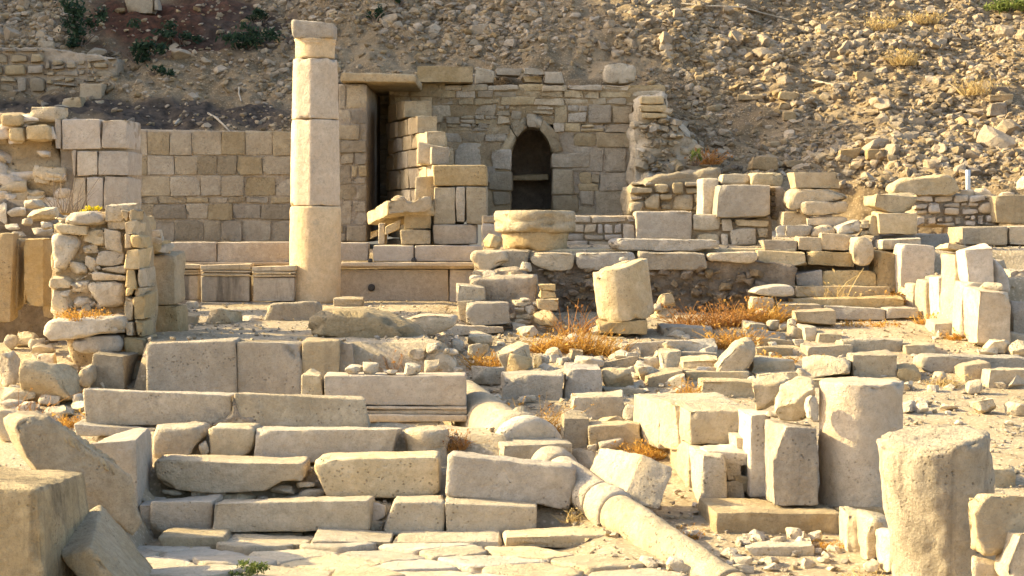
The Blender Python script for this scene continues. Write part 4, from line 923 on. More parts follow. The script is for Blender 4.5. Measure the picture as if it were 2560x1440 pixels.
# stairs
for lab, q, D, m in (('topmost long step of the stairs', (2058, 672, 2190, 672, 2188, 716, 2056, 716), 25.3, 'warm'), ('worn stone left of the topmost step', (1990, 684, 2056, 680, 2056, 716, 1994, 714), 25.28, 'grey'),
    ('second step of the stairs from the top', (1990, 718, 2225, 716, 2228, 742, 1990, 744), 24.92, 'warm'), ('third step of the stairs with dry weeds on it', (1984, 746, 2262, 744, 2262, 770, 1984, 772), 24.52, 'warm'),
    ('long part of the lowest step, left of the joint', (2060, 768, 2213, 770, 2213, 798, 2064, 800), 24.2, 'pale'), ('short part of the lowest step at the stair wall', (2215, 770, 2296, 768, 2296, 797, 2215, 800), 24.2, 'pale'),
    ('broken left end of the lower steps', (1952, 756, 2056, 762, 2056, 790, 1952, 792), 24.1, 'pale')):
    S(lab, q, D, .5, m, name='stair_step', cat='step', grp='worn steps of the stairs', rough=1.1)
P('flat rock with a pointed left end beside the stairs', [(1876, 734), (1890, 722), (1930, 714), (1985, 714), (1988, 740), (1950, 742), (1900, 738)], 24.4, .6, 'pale', 'boulder', 'boulder', r=.03)
B('small bright block under the pointed flat rock', (1880, 740, 1935, 775), 24.2, .4, 'pale')
R('round stone in the weeds below the pointed flat rock', (1888, 772, 1920, 793), 24, .8, 'pale')
B('oblong block lying in front of the lowest step', (1985, 778, 2088, 779, 2086, 811, 1986, 810), 23.4, .45, 'warm')

# stair wall (its left side catches the sun)
GW = 'blocks of the wall beside the stairs'
for lab, q, D, dep, m in (('upright block at the head of the wall beside the stairs', (2192, 626, 2246, 712), 25.3, .6, 'warm'), ('big pinkish block with a broken shoulder on the stair wall', (2250, 612, 2338, 700), 24.9, .8, 'pink'),
    ('tall pier with a broad bright left side in the stair wall', (2412, 622, 2484, 700), 22.6, .5, 'pink'), ('lower block of the tall pier in the stair wall', (2408, 702, 2470, 820), 22.55, .5, 'pale'),
    ('squat pier with a flat stone on top at the near end of the stair wall', (2452, 730, 2530, 835), 21.9, .7, 'pink')):
    B(lab, q, D, dep, m, grp=GW, rough=1.3, sink=.1)
for lab, a_, z0_, z1_ in (('bright block behind the tall pier in the stair wall', (5.345, 23.1, 5.30, 23.62), 1.0, 2.02), ('bright upright slab in the middle of the stair wall', (5.29, 23.64, 5.24, 24.1), 1.0, 1.74), ('second bright slab in the middle of the stair wall', (5.23, 24.12, 5.18, 24.62), 1.05, 1.68), ('bright block low in the stair wall beside the upper steps', (5.17, 24.64, 5.08, 25.4), 1.15, 1.62)):
    OB(lab, *a_, .5, z0_, z1_, grp=GW)
P('rounded shoulder stone against the right of the tall pier', [(2484, 640), (2500, 650), (2525, 690), (2532, 740), (2484, 740)], 22.9, .6, 'pink', r=.08)
R('flat pebble lying on top of the squat pier', (2452, 706, 2507, 731), 22.1, .7, 'pale', boxy=.2)
S('small flat stone on top of the tall pier', (2370, 612, 2412, 624), 23.2, .5, 'pale')
B('leaning grey block with a dark knob behind the tall pier', (2474, 648, 2526, 716), 24.2, .5, 'dirty')
B('block at the right edge behind the squat pier', (2528, 672, 2600, 752), 23.6, .5, 'pink'); B('shaded block at the right edge below it', (2535, 755, 2610, 830), 22.6, .5, 'pink')

# ------------------------------------------------------------------ broken pier and tilted drum before the terrace
for lab, f, q, D, m in (('notched block highest on the left of the broken pier', B, (1149, 711, 1214, 750), 23.4, 'pale'), ('upright stone at the left edge of the broken pier', B, (1145, 752, 1180, 808), 23.3, 'warm'),
    ('large pitted block in the broken pier', B, (1166, 754, 1274, 816), 23.1, 'grey'), ('flat base slab under the broken pier', S, (1117, 812, 1260, 836), 22.9, 'warm'), ('stone under the left end of the flat base slab', R, (1115, 832, 1154, 853), 22.9, 'pale'),
    ('thin top stone of the short stone stack right of the pier', B, (1345, 712, 1388, 725), 23.4, 'warm'), ('second stone from the top in the short stack right of the pier', B, (1348, 726, 1389, 745), 23.4, 'warm'),
    ('third stone from the top in the short stack right of the pier', B, (1340, 746, 1394, 777), 23.3, 'warm'), ('bottom stone of the short stack right of the pier', R, (1332, 776, 1393, 820), 23.1, 'warm')):
    f(lab, q, D, **({'dep': .45} if f is not R else {}), mat=m)
for q in ((1280, 750, 1327, 767), (1285, 766, 1311, 782), (1310, 762, 1338, 785), (1287, 782, 1334, 798), (1277, 794, 1330, 820), (1272, 782, 1288, 796), (1332, 752, 1345, 765), (1262, 800, 1280, 818), (1300, 745, 1325, 754)):
    R('packing stone filling the gap between the broken pier and the short stack', q, 23.35, .9, 'pale', 'packing_stone', 'packing stone', grp='packing stones in the broken pier')
V, Q = slab_noise([(1180, 700), (1345, 690), (1345, 815), (1180, 815)], 23.7, .7, .1); thing('mortar_core', V, Q, 'mortar', 'crumbling mortar core behind the stones of the broken pier', 'wall core')
D = 22.7; k = D/F
V, Q = ring_solid(drum_prof(72*k, 142*k, .025), 64, step=.045)
top = V[:, 2] > 120*k; V[:, 2] += np.where(top, .06*np.clip(fbm(V*3.1+4, 2), -1, .5)+.10*np.clip(V[:, 0]/(72*k)*.6+.1, -.3, .5)-.03, 0)
V = place(weather(V, Q, .8, 1.1, ns()), W(1567, 796, D+.36), (4, -8, 0))
root = empty('column_drum', W(1567, 800, D+.3), 'tilted column drum with two square holes propped on a block', 'column drum')
thing('drum', V, Q, 'pale', parent=root)
for x, y_ in ((1547, 714), (1573, 710)):
    C = quad_corners((x-5, y_-5, x+6, y_-6, x+6, y_+5, x-4, y_+6), D+.36-72*k-.004, .05); Vh, Qh = hexa(C, .008, .02); thing('dowel_hole_shade', Vh, Qh, 'hole', parent=root)  # solid dark boxes; the shade inside each hole is put into the colour
R('tiny flat stone on top of the tilted drum', (1548, 643, 1572, 652), D+.36, .8, 'pale', 'small_stone', 'stone')
B('squared block supporting the tilted drum', (1496, 803, 1617, 804, 1616, 838, 1497, 838), D, .55, 'warm')
B('lower block half buried under the drum support', (1496, 841, 1570, 866), D-.05, .4, 'pale')
for lab, q in (('dark block behind the right of the tilted drum', (1624, 770, 1693, 812)), ('rounded stone above the dark block behind the tilted drum', (1643, 732, 1690, 768)), ('small round stone at the foot of the terrace right of the drum', (1632, 757, 1655, 778))): R(lab, q, 24.3, .7, 'dirty')

# ------------------------------------------------------------------ loose blocks over the middle and right ground
LOOSE = [  # kind, label, pixels, material
 ('R', 'rounded boulder beneath the flat base slab of the pier', (1167, 828, 1231, 872), 'pale'), ('R', 'boulder in front of the rounded one below the pier', (1166, 858, 1224, 900), 'pale'), ('R', 'little pale rock left of the rounded boulder below the pier', (1127, 846, 1160, 882), 'pale'),
 ('R', 'pale chip of stone on the slope left below the pier', (1107, 873, 1148, 888), 'pale'), ('R', 'largest pale faceted boulder in the middle rubble', (1241, 856, 1334, 934), 'pale'), ('R', 'smaller stone leaning on the largest faceted boulder', (1266, 884, 1332, 938), 'warm'),
 ('R', 'ridged boulder beside the far end of the fallen column', (1178, 917, 1262, 962), 'grey'), ('B', 'broad low block right of the ridged boulder', (1258, 938, 1400, 996), 'grey'), ('R', 'rock behind the broad low block', (1297, 922, 1372, 942), 'pale'),
 ('R', 'small angular rock in the dry grass of the middle rubble', (1334, 887, 1376, 922), 'pale'), ('B', 'little cube of stone in the dry grass', (1428, 871, 1459, 899), 'pale'), ('R', 'flat topped rock beside the little cube of stone', (1436, 889, 1510, 924), 'grey'),
 ('S', 'thin slab tilted up on the flat topped rock', (1475, 912, 1598, 888, 1600, 902, 1500, 928), 'grey'), ('B', 'squared grey block in the centre of the rubble', (1410, 921, 1507, 992), 'grey'), ('R', 'brownish rock right of the squared grey block', (1505, 920, 1590, 974), 'dirty'),
 ('R', 'smooth leaning stone in the middle of the rubble', (1587, 910, 1652, 953), 'pale'), ('R', 'upright pointed stone left of the slanted boulder', (1648, 876, 1704, 940), 'pale'), ('S', 'slab tilted down to the left below the pointed stone', (1619, 950, 1710, 924, 1712, 952, 1622, 978), 'warm'),
 ('R', 'rock wedged behind the smooth leaning stone', (1609, 891, 1650, 928), 'pale'), ('R', 'flat rock behind the pointed stone', (1634, 872, 1712, 898), 'pale'), ('S', 'long broad slab in front of the tilted drum', (1553, 856, 1795, 848, 1795, 876, 1556, 894), 'pale'),
 ('S', 'thin slab lying behind the long broad slab', (1656, 818, 1784, 840), 'grey'), ('P', 'big slanted wedge of stone standing on edge in the right rubble', [1781, 942, 1800, 905, 1858, 850, 1886, 846, 1894, 885, 1872, 930, 1822, 942], 'warm'),
 ('S', 'low slab under the slanted wedge', (1715, 930, 1880, 926, 1880, 945, 1718, 952), 'pale'), ('S', 'slab with a step in it right of the slanted wedge', (1893, 866, 1990, 886), 'pale'), ('S', 'short thick slab behind the cubic block', (2016, 863, 2128, 889), 'pale'),
 ('S', 'wide worn slab right of the slanted wedge', (1882, 901, 1988, 933), 'pale'), ('R', 'large fallen rock between the worn slab and the cubic block', (2006, 890, 2140, 952), 'pale'), ('B', 'cubic rough block in the right rubble', (2132, 886, 2247, 948), 'pale'),
 ('B', 'small block half hidden right of the cubic block', (2248, 920, 2300, 950), 'warm'), ('S', 'thin slab on the gravel right of the cubic block', (2270, 862, 2350, 885), 'pale'), ('B', 'long oblong block on the gravel below the stairs', (2108, 848, 2255, 848, 2255, 878, 2110, 877), 'pale'),
 ('S', 'long flat slab behind the oblong block below the stairs', (2042, 836, 2106, 857), 'pale'), ('B', 'short block at the left of the flat slabs below the stairs', (2011, 816, 2044, 852), 'pale'), ('B', 'little block beside the short block below the stairs', (1978, 821, 2010, 845), 'pale'),
 ('R', 'knobbly rock left of the oblong block before the steps', (1917, 800, 1950, 827), 'pale'), ('R', 'upright pebble shaped rock before the steps', (1970, 795, 1993, 819), 'pale'), ('R', 'small rock between the knobbly one and the pebble shaped one', (1950, 810, 1974, 827), 'pale'),
 ('S', 'thin pale slab in the weeds before the steps', (1888, 831, 1962, 848), 'pale'), ('S', 'flat slab at the edge of the reddish weeds', (1865, 812, 1920, 831), 'pale'), ('S', 'thin slab under the tall weeds left of the wedge', (1700, 880, 1795, 893), 'grey'),
 ('P', 'long thick slab with a shaded underside at the right edge', [2302, 900, 2312, 890, 2420, 892, 2580, 896, 2580, 925, 2420, 932, 2330, 934, 2306, 925], 'pale'),
 ('B', 'block with a ragged end at the right edge', (2412, 915, 2482, 952), 'warm'), ('B', 'bigger block at the right edge beside the ragged one', (2470, 922, 2600, 968), 'warm'), ('P', 'slanting block on the slope below the squat pier', [2443, 862, 2446, 820, 2600, 842, 2600, 872, 2540, 866], 'pale'),
 ('R', 'rock under the slanting block at the right edge', (2464, 848, 2537, 884), 'pale'), ('R', 'pale rock at the very right edge of the gravel', (2526, 852, 2590, 890), 'pale'), ('R', 'small stone left of the rocks at the right edge', (2445, 868, 2500, 888), 'pale'),
 ('B', 'low block at the foot of the tall pier', (2334, 809, 2400, 833), 'pale'), ('R', 'small rock in front of the tall pier', (2345, 824, 2379, 844), 'grey'),
 ('B', 'oblong block above the dry stems right of the fallen column', (1430, 990, 1564, 1050), 'pale'), ('B', 'squared block with mottled face behind the tilted broken block', (1472, 1062, 1600, 1122), 'warm'), ('B', 'block left of the mottled block', (1408, 1046, 1472, 1118), 'pale'),
 ('R', 'rock beside the plinth of the fallen column', (1428, 1120, 1492, 1182), 'pale'), ('R', 'small rock wedged below the oblong block', (1495, 1042, 1560, 1064), 'warm'), ('R', 'broken stone lying right of the oblong block', (1558, 1010, 1600, 1062), 'pale'),
 ('S', 'flat slab between the slanted wedge and the ruined row', (1752, 948, 1900, 990), 'pale'), ('S', 'thin slab behind the slanting stone by the standing drum', (1890, 935, 2010, 950), 'pale'), ('R', 'rock right of the flat slab near the standing drum', (1900, 944, 1960, 972), 'pale'),
 ('S', 'slab half buried before the cubic block', (2010, 950, 2250, 966), 'pale'), ('R', 'small stone on the half buried slab', (2196, 930, 2222, 948), 'grey'), ('R', 'triangular grey stone beside the wide worn slab', (1990, 920, 2030, 950), 'grey'),
 ('S', 'broad slab left of the slanted wedge', (1706, 896, 1800, 920), 'pale'), ('S', 'narrow slab behind the slab with a step in it', (1896, 848, 1985, 862), 'pale'), ('R', 'small stone between the narrow slab and the short block', (1984, 848, 2012, 868), 'pale'), ('S', 'long low slab on the ground before the slab pile at the right', (2150, 952, 2262, 968), 'pale'), ('R', 'chunky stone under the long thick slab at the right edge', (2330, 930, 2372, 962), 'warm'), ('R', 'pale boulder under the block with a ragged end', (2416, 948, 2462, 984), 'warm'), ('S', 'slab leaning on the foot of the ruined row near the mottled block', (1600, 1068, 1650, 1100), 'pale'), ('R', 'rock between the mottled block and the tipped block', (1498, 1096, 1560, 1126), 'grey'), ('R', 'pale chunk right of the squared grey block', (1560, 880, 1600, 905), 'pale'), ('S', 'slab edge below the brownish rock', (1510, 972, 1610, 985), 'grey'), ('R', 'rock at the far end of the fallen column by the platform', (1060, 868, 1110, 912), 'dirty'),
 ('R', 'grey rock under the right end of the domed fragment', (1020, 870, 1070, 900), 'dirty'), ('P', 'curved piece of column lying behind the fallen column', [1080, 905, 1090, 880, 1110, 880, 1140, 905, 1140, 935, 1085, 935], 'pale'), ('P', 'second curved piece of column nearest the moulded block', [1088, 938, 1095, 915, 1120, 912, 1145, 930, 1150, 940], 'pale'),
 ('R', 'pale boulder on the gravel right of the standing drum', (2428, 995, 2495, 1034), 'pale'), ('R', 'small angular stone in the shadow of the standing drum', (2292, 1008, 2324, 1034), 'pale'), ('R', 'flat curved sherd of stone on the gravel', (2352, 1010, 2396, 1026), 'warm'), ('R', 'stone at the right edge above the tilted stump', (2520, 1004, 2580, 1040), 'pale'),
 ('B', 'block on the ground right of the tilted stump', (2480, 1170, 2540, 1210), 'pale')]
for kd, lab, q, m in LOOSE:
    if kd == 'R': R(lab, q, None, .9, m, name='boulder' if (q[2]-q[0]) > 55 else 'loose_stone', cat='boulder' if (q[2]-q[0]) > 55 else 'stone')
    elif kd == 'B': B(lab, q, None, .5, m, sink=.06, rough=1.2)
    elif kd == 'S': S(lab, q, None, .55, m, sink=.06, rough=1.2)
    else: P(lab, q, None, .5, m, rough=1.2)
C = np.zeros((2, 2, 2, 3)); bv = W(1494, 1116, 15.15)-W(1606, 1140, 14.6)
for (a, c), (x, y, D) in {(0, 1): (1606, 1140, 14.6), (1, 1): (1686, 1172, 14.55), (1, 0): (1650, 1276, 14.4), (0, 0): (1556, 1252, 14.45)}.items(): C[a, 0, c] = W(x, y, D); C[a, 1, c] = W(x, y, D)+bv
V, Q = hexa(C, .025, .028); V = weather(chop(V, 5, .4), Q, 1.3, 1.3, ns()); thing('stone_block', V, Q, 'warm', 'large broken block tipped on its corner right of the fallen column', 'block')

# ------------------------------------------------------------------ the ruined row with standing drum at the right
GR_ = 'blocks of the ruined row at the right'
OB('long sunlit block at the far end of the ruined row', 1.25, 16.45, 1.11, 17.55, .75, .45, .86)
OB('second sunlit block from the far end of the ruined row', 1.36, 15.95, 1.26, 16.42, .55, .5, .87)
OB('big rough block resting on the ruined row', 1.45, 15.55, 1.38, 16.15, .6, .60, .885, rough=1.6)
OB('long low wall block under the big rough block', 1.44, 15.5, 1.31, 16.9, .8, .15, .595)
OB('tall lowest wall block facing the tipped broken block', 1.49, 14.86, 1.44, 15.48, .17, .05, .6)
OB('slab set like a step in the ruined row', 1.53, 15.05, 1.5, 15.45, .34, .5, .62)
OB('long footing block carrying the narrow pillar', 1.515, 14.15, 1.44, 14.84, .92, -.05, .275, 'dirty')
OB('second footing block right of the long one', 2.45, 14.35, 2.4, 14.9, .5, -.05, .25, 'dirty')
for lab, q, D, dep, m in (('narrow rectangular pillar beside the standing drum', (1934, 1068, 2050, 1070, 2048, 1268, 1930, 1268), 14.4, .45, 'dirty'), ('irregular tall stone left of the narrow pillar', (1870, 1035, 1935, 1038, 1935, 1240, 1874, 1240), 14.95, .5, 'pale'),
    ('shorter upright stone left of the irregular tall one', (1838, 1098, 1880, 1200), 15.2, .5, 'pale')):
    B(lab, q, D, dep, m, grp=GR_, rough=1.1, chip=.5)
for lab, q in (('small cube stone upper left in the ruined row', (1782, 1160, 1814, 1192)), ('small cube stone upper right in the ruined row', (1815, 1158, 1856, 1200)), ('small narrow stone below the left cube', (1784, 1196, 1812, 1220)), ('small block at the bottom left of the little stones', (1762, 1212, 1808, 1252)), ('small block at the bottom right of the little stones', (1810, 1196, 1858, 1252)), ('leaning chip beside the little stones', (1842, 1190, 1880, 1240))):
    B(lab, q, 15.05, .35, 'pale', r=.012, grp='little stones in the ruined row')
B('brown block deep beside the ruined row', (1640, 1290, 1738, 1340), 14.6, .5, 'warm')
D = 14.75; k = D/F
V, Q = ring_solid(drum_prof(106*k, 322*k, .02, 104*k), 72, step=.035)
V = place(weather(V, Q, 1., 2., ns()), W(2152, 1274, D), (0, 0, 0)); thing('column_drum', V, Q, 'pink', 'tall upright column drum standing next to the narrow pillar', 'column drum')
D = 12.6; k = D/F
V, Q = ring_solid(drum_prof(134*k, 420*k, .025, 138*k), 80, step=.03)
V = place(weather(V, Q, 1.6, 2., ns()), W(2375, 1500, D), (5, -7, 0)); thing('column_drum', V, Q, 'stump', 'leaning stained column stump in the right foreground', 'column drum')
for lab, q, D, m in (('big rounded boulder at the right edge beside the leaning stump', (2436, 1243, 2660, 1410), 11.5, 'dirty'), ('pale rock in the lower right corner', (2508, 1330, 2680, 1500), 11.3, 'grey'), ('rock at the bottom edge beside the leaning stump', (2428, 1396, 2516, 1480), 11.5, 'warm'),
    ('slanting stone lying against the standing drum', (1882, 938, 1990, 1026), 15.3, 'pale'), ('faceted rock on top of the narrow pillar', (1940, 944, 2042, 1056), 14.65, 'pale'), ('small upright stone between the faceted rock and the standing drum', (2014, 990, 2048, 1056), 14.5, 'pale'),
    ('small stone on the irregular tall stone of the ruined row', (1918, 1028, 1948, 1046), 14.9, 'pale')):
    R(lab, q, D, .8, m, boxy=.35, rough=1.3)
for lab, q, D in (('knobbly bright block left of the leaning stump, first of the low row', (2116, 1290, 2172, 1372), 13.6), ('knobbly bright block left of the leaning stump, second of the low row', (2170, 1306, 2228, 1392), 13.3), ('knobbly bright block touching the leaning stump', (2222, 1328, 2270, 1428), 12.95)): B(lab, q, D, .45, 'pale', rough=1.9, chip=1.5)
S('flat slab lying on the gravel before the footing blocks', (1866, 1372, 2030, 1366, 2034, 1386, 1880, 1392), None, .35, 'pale')
for lab, q in (('pointed stone against the footing block', (1966, 1322, 2016, 1352)), ('white pebble at the corner of the footing block', (2104, 1344, 2122, 1364)), ('loose stone by the flat slab on the gravel', (1980, 1372, 2014, 1388)), ('small white slab chip below the footing block', (1858, 1334, 1904, 1348)), ('pale stone at the bottom edge left of the leaning stump', (2160, 1398, 2200, 1430))): R(lab, q, None, .8, 'pale', 'loose_stone', 'stone')

# ------------------------------------------------------------------ rubble: copies of a dozen broken stones
PROTO = []
for k in range(14):
    V, T = rock(900+k, 3, .45, 13, .4 if k % 2 else 0); N = vnorm(V, T); V = V+N*(.05*fbm(V*1.8+k, 2)+.025*fbm(V*6+k, 2))[:, None]
    PROTO.append(bpy.data.objects.new('rubble_stone', mesh_from('rubble_stone', V, T, 'field', smooth=False)))
PALE = [bpy.data.objects.new('rubble_stone', p.data.copy()) for p in PROTO]
for p in PALE: p.data.materials[0] = M['pale']
def put(src, loc, s, rot, label, grp, nm='rubble_stone'):
    o = src.copy(); COL.objects.link(o); o.name = nm; o.location = loc; o.scale = s; o.rotation_euler = rot; return tag(o, label, 'rubble stone', grp)
from mathutils.bvhtree import BVHTree
deps = None
HQ = np.stack([i[:-1, :-1], i[:-1, 1:], i[1:, 1:], i[1:, :-1]], -1).reshape(-1, 4)
BV = BVHTree.FromPolygons([tuple(v) for v in HILLV], [tuple(q) for q in HQ.tolist()])
def on_hill(x, y):
    h = BV.ray_cast(Vector((0, 0, H)), Vector(tuple(W(x, y, 1.)-np.array([0, 0, H]))).normalized())
    return (h[0], h[1]) if h[0] is not None else (None, None)
gh = np.random.default_rng(33)
def dens(x, y):
    """how stony the hillside is at a place in the photograph"""
    p = pn(np.array([[x/150, y/95, 3.]]))[0]*1.5; gs_ = lambda cx, cy, rx, ry: math.exp(-((x-cx)/rx)**2-((y-cy)/ry)**2)
    if x > 1640:
        d = .12+.35*p+.75*gs_(1800, 95, 150, 75)+.6*gs_(2020, 110, 130, 70)+.55*gs_(2380, 90, 260, 110)+.95*gs_(2380, 350, 190, 85)+.5*gs_(2000, 400, 220, 40)+.35*gs_(1760, 220, 110, 60)
        return max(.05, min(1, d))
    if 1540 < x <= 1640: return .35*(y < 140)+.05
    if 850 < x <= 1540: return (.06+.7*gs_(1230, 60, 190, 65)+.6*gs_(960, 20, 110, 45)+.2*p*(y < 150)) if y < 190 else 0
    if 640 < x <= 850: return .35 if y < 240 else .12
    if x < 170 and y < 120: return .6
    if x < 640: return (.03 if y < 125 or y > 235 else .16) if y < 320 else 0
    return .1
n1 = 0; zone = {'l': ('rubble stone lying in the shaded left bank above the back wall', 'rubble stones on the left bank'), 'm': ('rubble stone stuck in the steep earth bank above the niche wall', 'rubble stones in the middle bank'), 'r': ('rubble stone lying on the stony right hillside', 'rubble stones on the right hillside')}
tries = 0
while n1 < 285 and tries < 9000:
    tries += 1; x = gh.uniform(-20, 2580); y = gh.uniform(-10, 440)
    if gh.random() > dens(x, y): continue
    p, nn = on_hill(x, y)
    if p is None: continue
    s = gh.uniform(.07, .125)*(1.55 if gh.random() < .2 else 1); lab, gp = zone['l' if x < 850 else 'm' if x < 1680 else 'r']
    if x > 2080 and 230 < y and gh.random() < .5: s *= 1.5
    put(PROTO[n1 % 14], p+nn*s*.05, (s*gh.uniform(.9, 1.5), s*gh.uniform(.7, 1.1), s*gh.uniform(.5, .85)), (gh.uniform(-.5, .5), gh.uniform(-.5, .5), gh.uniform(0, 6.3)), lab, gp); n1 += 1
def scatter(pts, sizes, sub, gsd, squash=.65):
    """many broken stones as one mesh"""
    gs = np.random.default_rng(gsd); base = [rock(gsd*50+k, sub, .5, 8, .3) for k in range(10)]; Vs, Ts, n = [], [], 0
    for p, s in zip(pts, sizes):
        V, T = base[gs.integers(10)]; e = Euler((gs.uniform(-.5, .5), gs.uniform(-.5, .5), gs.uniform(0, 6.3))).to_matrix()
        Vs.append((V*np.array([gs.uniform(.8, 1.4), gs.uniform(.7, 1.1), squash*gs.uniform(.6, 1.3)])*s)@np.array(e).T+p); Ts.append(T+n); n += len(V)
    return np.concatenate(Vs), np.concatenate(Ts)
pts, sz = [], []
while len(pts) < 16000:
    x = gh.uniform(-40, 2600); y = gh.uniform(-20, 470)
    if gh.random() > (.1 if x > 1640 else .06 if x > 760 else .045)+dens(x, y): continue
    p, nn = on_hill(x, y)
    if p is None: continue
    s = .016+.05*gh.random()**2.3+(.045 if gh.random() < .22*dens(x, y)+.01 else 0); pts.append(np.array(p+nn*s*.05)); sz.append(s)
big = np.array(sz) > .055
V, Q = scatter([p for p, b in zip(pts, big) if b], np.array(sz)[big], 2, 2); V2, Q2 = scatter([p for p, b in zip(pts, big) if not b], np.array(sz)[~big], 1, 3)
V, Q = join([(V, Q), (V2, Q2)]); thing('scree', V, Q, 'field', 'small broken stones strewn thickly over the whole hillside', 'scree', kind='stuff', smooth=False)

def HB(label, q, dep=.45, mat='field'):
    p, _ = on_hill((q[0]+q[2])/2, q[3]); return B(label, q, p[1]-.06, dep, mat, rough=1.5, chip=1.2, r=.03)
for lab, q in (('top stone of the little wall remnant at the right edge of the hillside', (2466, 216, 2524, 236)), ('middle block of the little wall remnant at the right edge of the hillside', (2472, 238, 2530, 254)), ('lowest block of the little wall remnant at the right edge of the hillside', (2480, 256, 2522, 288)),
    ('long block bedded in the right bank below the pale twig', (1950, 228, 2000, 250)), ('rough squared stone below the long bedded block', (1950, 252, 1985, 274)), ('block shaped stone low in the bank under the rough squared stone', (1958, 276, 1992, 302)), ('wide flat stone bedded at the top of the shaded right bank', (1845, 236, 1910, 250)),
    ('thick slanting slab on the sunny shoulder of the right hillside', (2140, 180, 2188, 200)), ('pale broken block lying at the foot of the stony slope', (2170, 370, 2215, 398)), ('squared stone at the foot of the stony slope left of the pale broken block', (2100, 372, 2150, 396)), ('low squared stone lying just above the pile of slabs', (1880, 392, 1945, 424)), ('flat grey stone lying just above the large squared block', (1966, 396, 2030, 420))):
    HB(lab, q)
# loose small stones over the middle and right ground
n2 = 0; tries = 0
def stony(x, y): return (1080 < x < 1960 and 820 < y < 1010) or (1600 < x < 2100 and 1340 < y < 1440) or (x < 340 and 820 < y < 1060) or (x > 2250 and 840 < y < 1120 and gh.random() < .5) or (1380 < x < 1720 and 1010 < y < 1130)
while n2 < 262 and tries < 20000:
    tries += 1; x, y = gh.uniform(0, 2560), gh.uniform(800, 1435)
    if not stony(x, y): continue
    D = hit(x, y)
    if D < 12 or D > 24: continue
    s = gh.uniform(.03, .065)*(1.9 if gh.random() < .3 and y < 1100 else 1); p = W(x, y, D)
    lab, gp = ('small pale stone lying loose on the left edge ground', 'loose stones at the left edge') if x < 340 else (('small pale stone lying loose on the gravel in the lower right', 'loose stones on the lower gravel') if y > 1330 else (('small pale stone lying loose on the right path', 'loose stones on the path') if x > 2250 else ('small pale stone lying loose among the tumbled blocks', 'loose stones among the tumbled blocks')))
    put(PALE[n2 % 14], Vector(p)+Vector((0, 0, s*.25)), (s*gh.uniform(.9, 1.5), s*gh.uniform(.8, 1.2), s*gh.uniform(.5, .9)), (gh.uniform(-.3, .3), gh.uniform(-.3, .3), gh.uniform(0, 6.3)), lab, gp, 'loose_stone'); n2 += 1
pts, sz = [], []
while len(pts) < 9000:
    Y = gh.uniform(11.5, 25) if gh.random() < .8 else gh.uniform(25, 31); X = gh.uniform(-.3, .3)*Y*1.02
    right = X > np.interp(Y, [12, 14.6, 16, 18, 20, 22, 23], [.9, .35, 0, -.45, -.9, -1.0, -.9])
    if not right and gh.random() < .6: continue
    s = .008+.02*gh.random()**3; z = float(zg(X, Y)); pts.append(np.array([X, Y, z+s*.2])); sz.append(s)
V, Q = scatter(pts, sz, 1, 5); thing('gravel', V, Q, 'gravel', 'fine pale gravel and stone chips scattered over the ground', 'gravel', kind='stuff', smooth=False)

def studs(parent, box, D, n, smin, smax, mat, sd):
    gs = np.random.default_rng(sd); pts = [W(gs.uniform(box[0], box[2]), gs.uniform(box[1], box[3]), D+gs.uniform(-.03, .05)) for _ in range(n)]
    V, Q = scatter(pts, smin+(smax-smin)*gs.random(n)**2.5, 2, sd); o = thing('embedded_stones', V, Q, mat, parent=parent, smooth=False); o['kind'] = 'stuff'
tw = [o for o in COL.objects if o.get('label', '').startswith('earth cored terrace wall')][0]
studs(tw, (1330, 672, 1900, 830), 25.06, 420, .015, .085, 'conglomerate', 61); studs(tw, (1330, 672, 1900, 830), 25.06, 90, .015, .06, 'field', 62); studs(tw, (1195, 690, 1325, 800), 24.55, 130, .02, .1, 'mortar', 63)
bw = [o for o in COL.objects if o.get('label', '').startswith('rough broken stub')][0]; studs(bw, (1600, 300, 1700, 520), 31.5, 160, .03, .11, 'ashlar', 64)
rw = [o for o in COL.objects if o.get('label', '').startswith('ruined rubble cored')][0]; studs(rw, (140, 545, 305, 790), 19.07, 150, .012, .05, 'pale', 65)

# ------------------------------------------------------------------ plants
def blades(n, w, h, g, spread=1., lean=.5, thick=.006, heads=0):
    """thin bent stems rising from a patch; returns triangles"""
    Vs, Ts, c = [], [], 0
    for _ in range(n):
        a, r_ = g.uniform(0, 6.3), w/2*math.sqrt(g.random())*spread; b = np.array([r_*math.cos(a), r_*math.sin(a)*.7, 0])
        hh = h*(.3+.85*g.random()**1.5); d = np.array([g.normal()*lean+b[0]/w*.8, g.normal()*lean*.7, 1.]); d /= np.linalg.norm(d); bend = g.normal(size=3)*.25*hh; bend[2] = -abs(bend[2])*.6
        sx = np.cross(d, g.normal(size=3)); sx /= np.linalg.norm(sx); t = thick*g.uniform(.6, 1.3)
        for k, f in enumerate((0, .4, .75, 1)):
            p = b+d*hh*f+bend*f*f; Vs += [p-sx*t*(1-.7*f), p+sx*t*(1-.7*f)]
            if k: q = c+2*k; Ts += [[q-2, q-1, q+1], [q-2, q+1, q]]
        c += 8
        if g.random() < heads:
            tip = b+d*hh+bend; e = g.normal(size=(3, 3)); s = thick*2.6
            for m_ in range(2):
                e = g.normal(size=(3, 3)); Vs += [tip+e[0]*s, tip+e[1]*s, tip+e[2]*s]; Ts.append([c, c+1, c+2]); c += 3
    return np.array(Vs), np.array(Ts)
